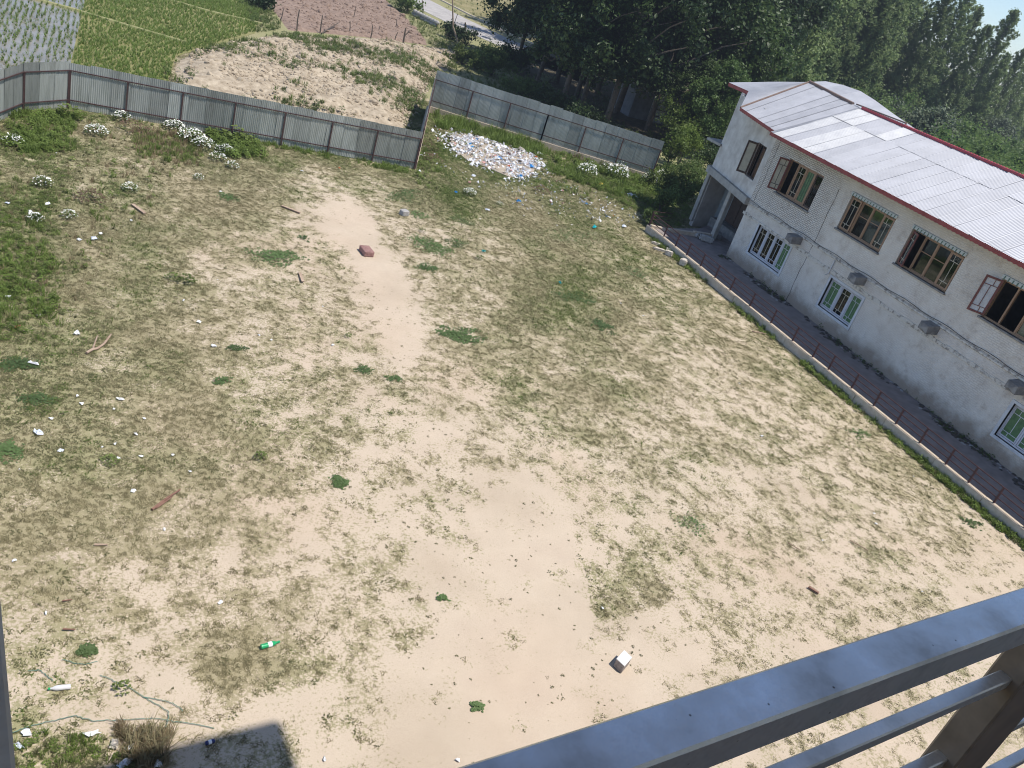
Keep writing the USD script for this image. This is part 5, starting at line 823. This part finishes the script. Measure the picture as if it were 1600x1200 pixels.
prow = [(1262, 95, 0, 1.05), (1288, 105, 1, 1.1), (1312, 112, 2, 1.05), (1335, 120, 0, 1.1), (1356, 118, 1, 1.12), (1376, 128, 2, 1.1), (1392, 140, 0, 1.08), (1418, 136, 1, .82), (1438, 132, 2, .86), (1462, 140, 0, .93), (1484, 150, 1, .95), (1508, 140, 2, .74), (1532, 158, 0, .92), (1552, 150, 1, .74), (1570, 165, 2, .72), (1588, 178, 0, .77), (1608, 185, 1, .8), (1628, 190, 2, .8), (1300, 150, 1, 1.25), (1345, 165, 0, 1.25), (1378, 170, 2, 1.1)]
used_k = set()
for i, (px, dist_, k, s) in enumerate(prow):
    lb = ('first' if i == 0 else f'{["", "second", "third", "fourth", "fifth", "sixth", "seventh", "eighth", "ninth", "tenth", "eleventh", "twelfth", "thirteenth", "fourteenth", "fifteenth", "sixteenth", "seventeenth", "eighteenth"][i]}') + ' poplar from the left in the tall row beyond the roof' if i < 18 else ['', 'far'][1] + ' poplar standing behind the row, ' + ['above the ridge start', 'above the middle of the roof', 'the rightmost of these'][i - 18]
    M = place(at_distance(px, dist_), rng.uniform(0, 6.28), s)
    if k in used_k: dup(pops[k], M, lb, POPS)
    else: setM(pops[k], M); tag(pops[k], lb, group=POPS); used_k.add(k)
wil = tree('willow_tree', 'round', 71, 9., 'rounded grey-green willow below the poplars, the large right one', n=11000, size=.2, lm=LEAF_W); setM(wil, place(at_distance(1497, 108), .5, 1.0))
dup(wil, place(at_distance(1432, 116), 2., .85), 'rounded grey-green willow below the poplars, the smaller left one'); dup(wil, place(at_distance(1590, 150), 1., 1.), 'hazy grey-green willow at the right edge')
# the orchard seen over the roof: one mass of bushy crowns
r = np.random.default_rng(81); oc = []
for k in range(3):
    C = r.normal(0, 1, (26, 3)) * [1.3, 1.3, .8] + [0, 0, 3.1]; oc.append((leaf_cloud(C, r.uniform(.5, 1.0, 26), 4600, .13, r), LEAF_O))
op = []
for X in np.arange(44, 175, 3.6):
    for Y in np.arange(-5, 135, 3.6):
        p = np.array([X + r.normal(0, .7), Y + r.normal(0, .7), 0]); q = pix(p + [0, 0, 4]); 
        if 1225 < q[0] < 1720 and Y < 135 - .2 * X and not (X < 58 and Y > 34 + (X - 44) * .6) and np.hypot(X, Y) < 150: op.append(p)
op = np.array(op); print('orchard', len(op))
scatter('orchard', oc, op, r.uniform(0, 6.28, len(op)), r.uniform(.85, 1.3, len(op)), r.integers(0, 3, len(op)), kind='stuff', label='dense green orchard seen as one mass beyond the tin roof', cat='orchard')
# air
hz = MB().box((-450, -60, -1.5), (900, 900, 34)); HAZE = usdkit.material(stage, '/World/Looks/haze_air', {'v': ('principled_volume', {'color': (.80, .86, .96), 'density': HAZE_DENSITY, 'anisotropy': .3})}, [], volume='v.volume')
if HAZE_DENSITY > 0: build('haze', hz, HAZE, label='thin bluish noon haze over the fields', cat='haze', kind='stuff')
# bushes
def bush(px, py_, rad, h, n, size, lm, label, seed):
    r = np.random.default_rng(seed); C = r.normal(0, .45, (18, 3)) * [rad, rad, 0] + np.c_[np.zeros((18, 2)), h * r.uniform(.25, .85, 18)]; root = thing('bush', label, 'bush', M=place(g(px, py_), 0)); mb = MB()
    for c in C[:9]: mb.tube([(0, 0, 0), c * [.5, .5, .6], c], [.04, .025, .01], 4, cap=False)
    build('stem', mb, BARK, root); build('foliage', leaf_cloud(C, rad * r.uniform(.2, .42, 18), n, size, r), lm, root)
bush(768, 118, 1.8, 2.6, 5200, .10, LEAF_O, 'round green bush behind the left end of the far fence', 1); bush(742, 108, 1.3, 1.6, 2800, .10, GREENG, 'light green bush beside the round one behind the far fence', 2); bush(720, 100, 1., 1.2, 1800, .10, GREENG, 'low light green bush on the rim of the dug heap', 3); bush(706, 62, 1.6, 1.5, 2600, .13, LEAF_D, 'dark low bush under the bare sapling', 4); bush(636, 20, 1.7, 2.2, 2600, .14, LEAF_O, 'green bush above the low stone wall', 5)
bush(1058, 262, 1.3, 3.4, 3600, .085, LEAF_Y, 'yellow-green shrub at the near end of the far fence', 6); bush(1040, 268, 1.0, 3.4, 2200, .085, LEAF_Y, 'feathery yellow-green sapling before the far fence', 7); bush(1050, 236, 2.1, 4.6, 8000, .10, LEAF_Y, 'tall green shrub hiding the end of the far fence', 15); bush(1088, 232, 2.0, 4.8, 6000, .11, LEAF_D, 'tall dark shrub between the fence end and the building', 16); bush(1108, 246, 1.6, 3.6, 5000, .10, LEAF_D, 'dark shrub pressed against the porch end', 17); bush(1120, 218, 2.2, 6.0, 6000, .12, LEAF_D, 'big dark shrub behind the porch end', 18); bush(1072, 285, 1.5, 1.5, 4200, .08, LEAF_O, 'low green shrub in front of the dark ones', 19); bush(1045, 300, 1.3, 1.5, 4000, .08, GREENG, 'light green weed thicket before the end railing', 20)
bush(860, 172, 1.8, 1.7, 3600, .11, LEAF_D, 'dark low bush behind the middle of the far fence', 21); bush(905, 196, 1.6, 1.5, 3200, .11, LEAF_D, 'dark low bush behind the far fence, further right', 22); bush(815, 150, 1.6, 1.5, 3200, .11, LEAF_O, 'green low bush behind the far fence beside the round bush', 23); bush(800, 108, 1.8, 2.2, 3600, .12, LEAF_D, 'dark bush at the foot of the leftmost grove tree', 24)
bush(1092, 262, 1.5, 2.4, 3800, .085, LEAF_D, 'dark bush in the shade by the porch', 8); bush(1012, 352, .5, 1.0, 1100, .06, WEEDL, 'bushy weed at the tip of the walkway', 9); bush(1030, 330, 1.0, 1.6, 3000, .07, WEEDL, 'dark green bush behind the end railing', 10); bush(1065, 310, 1.2, 1.2, 3000, .08, WEEDL, 'low dark bush in the shaded grass before the porch', 11); bush(405, 14, 1.2, 1.0, 1400, .12, LEAF_D, 'dark bush at the top of the paddy corner', 12); bush(843, 160, .8, 2.6, 900, .09, LEAF_W, 'thin pale-leaved sapling behind the far fence', 13); bush(935, 186, .9, 2.2, 1000, .09, LEAF_W, 'thin pale-leaved sapling left of the shed', 14)
# shed under the trees
sh = thing('tin_shed', 'small grey-blue shed with a pale gable under the dark trees', 'shed'); c = g(1012, 190); SHEDM = mat('shed_blue_grey', (.16, .17, .21), (.24, .25, .29), 2., .8)
build('wall', MB().box((c[0] - 2.2, c[1], 0), (c[0] + 2.6, c[1] + 4, 2.5)), SHEDM, sh); build('gable', MB().prism([(c[0] - 2.3, 2.5), (c[0] + 2.7, 2.5), (c[0] + .2, 3.8)], c[1] - .1, c[1] + 4.1, (0, 2, 1)), PLASTER, sh)
dr = build('door', MB().box((c[0] - .2, c[1] - .06, .1), (c[0] + 1.4, c[1] - .005, 2.3)), PLASTER, sh)
mb = MB()
for z in (.6, 1.2, 1.8): mb.box((c[0] - .2, c[1] - .09, z), (c[0] + 1.4, c[1] - .062, z + .09))
build('door_batten', mb, WOOD_DK, dr)
# bamboo poles leaning in the grove
for i, (a, b) in enumerate((((822, 105), (826, 82)), ((829, 106), (832, 84)), ((850, 112), (838, 92)))):
    p = g(*a); d = ray(*b); s = np.hypot(p[0], p[1] + 1.) / np.hypot(d[0], d[1]); q = EYE + d * s; q[2] = max(q[2], 1.6); stick('leaning_pole', [p, (p + q) / 2, q], .06, ['leaning pole left under the grove, nearest the road', 'leaning pole right beside the one nearest the road', 'pole leaning the other way under the grove'][i], 'pole', WOODP)
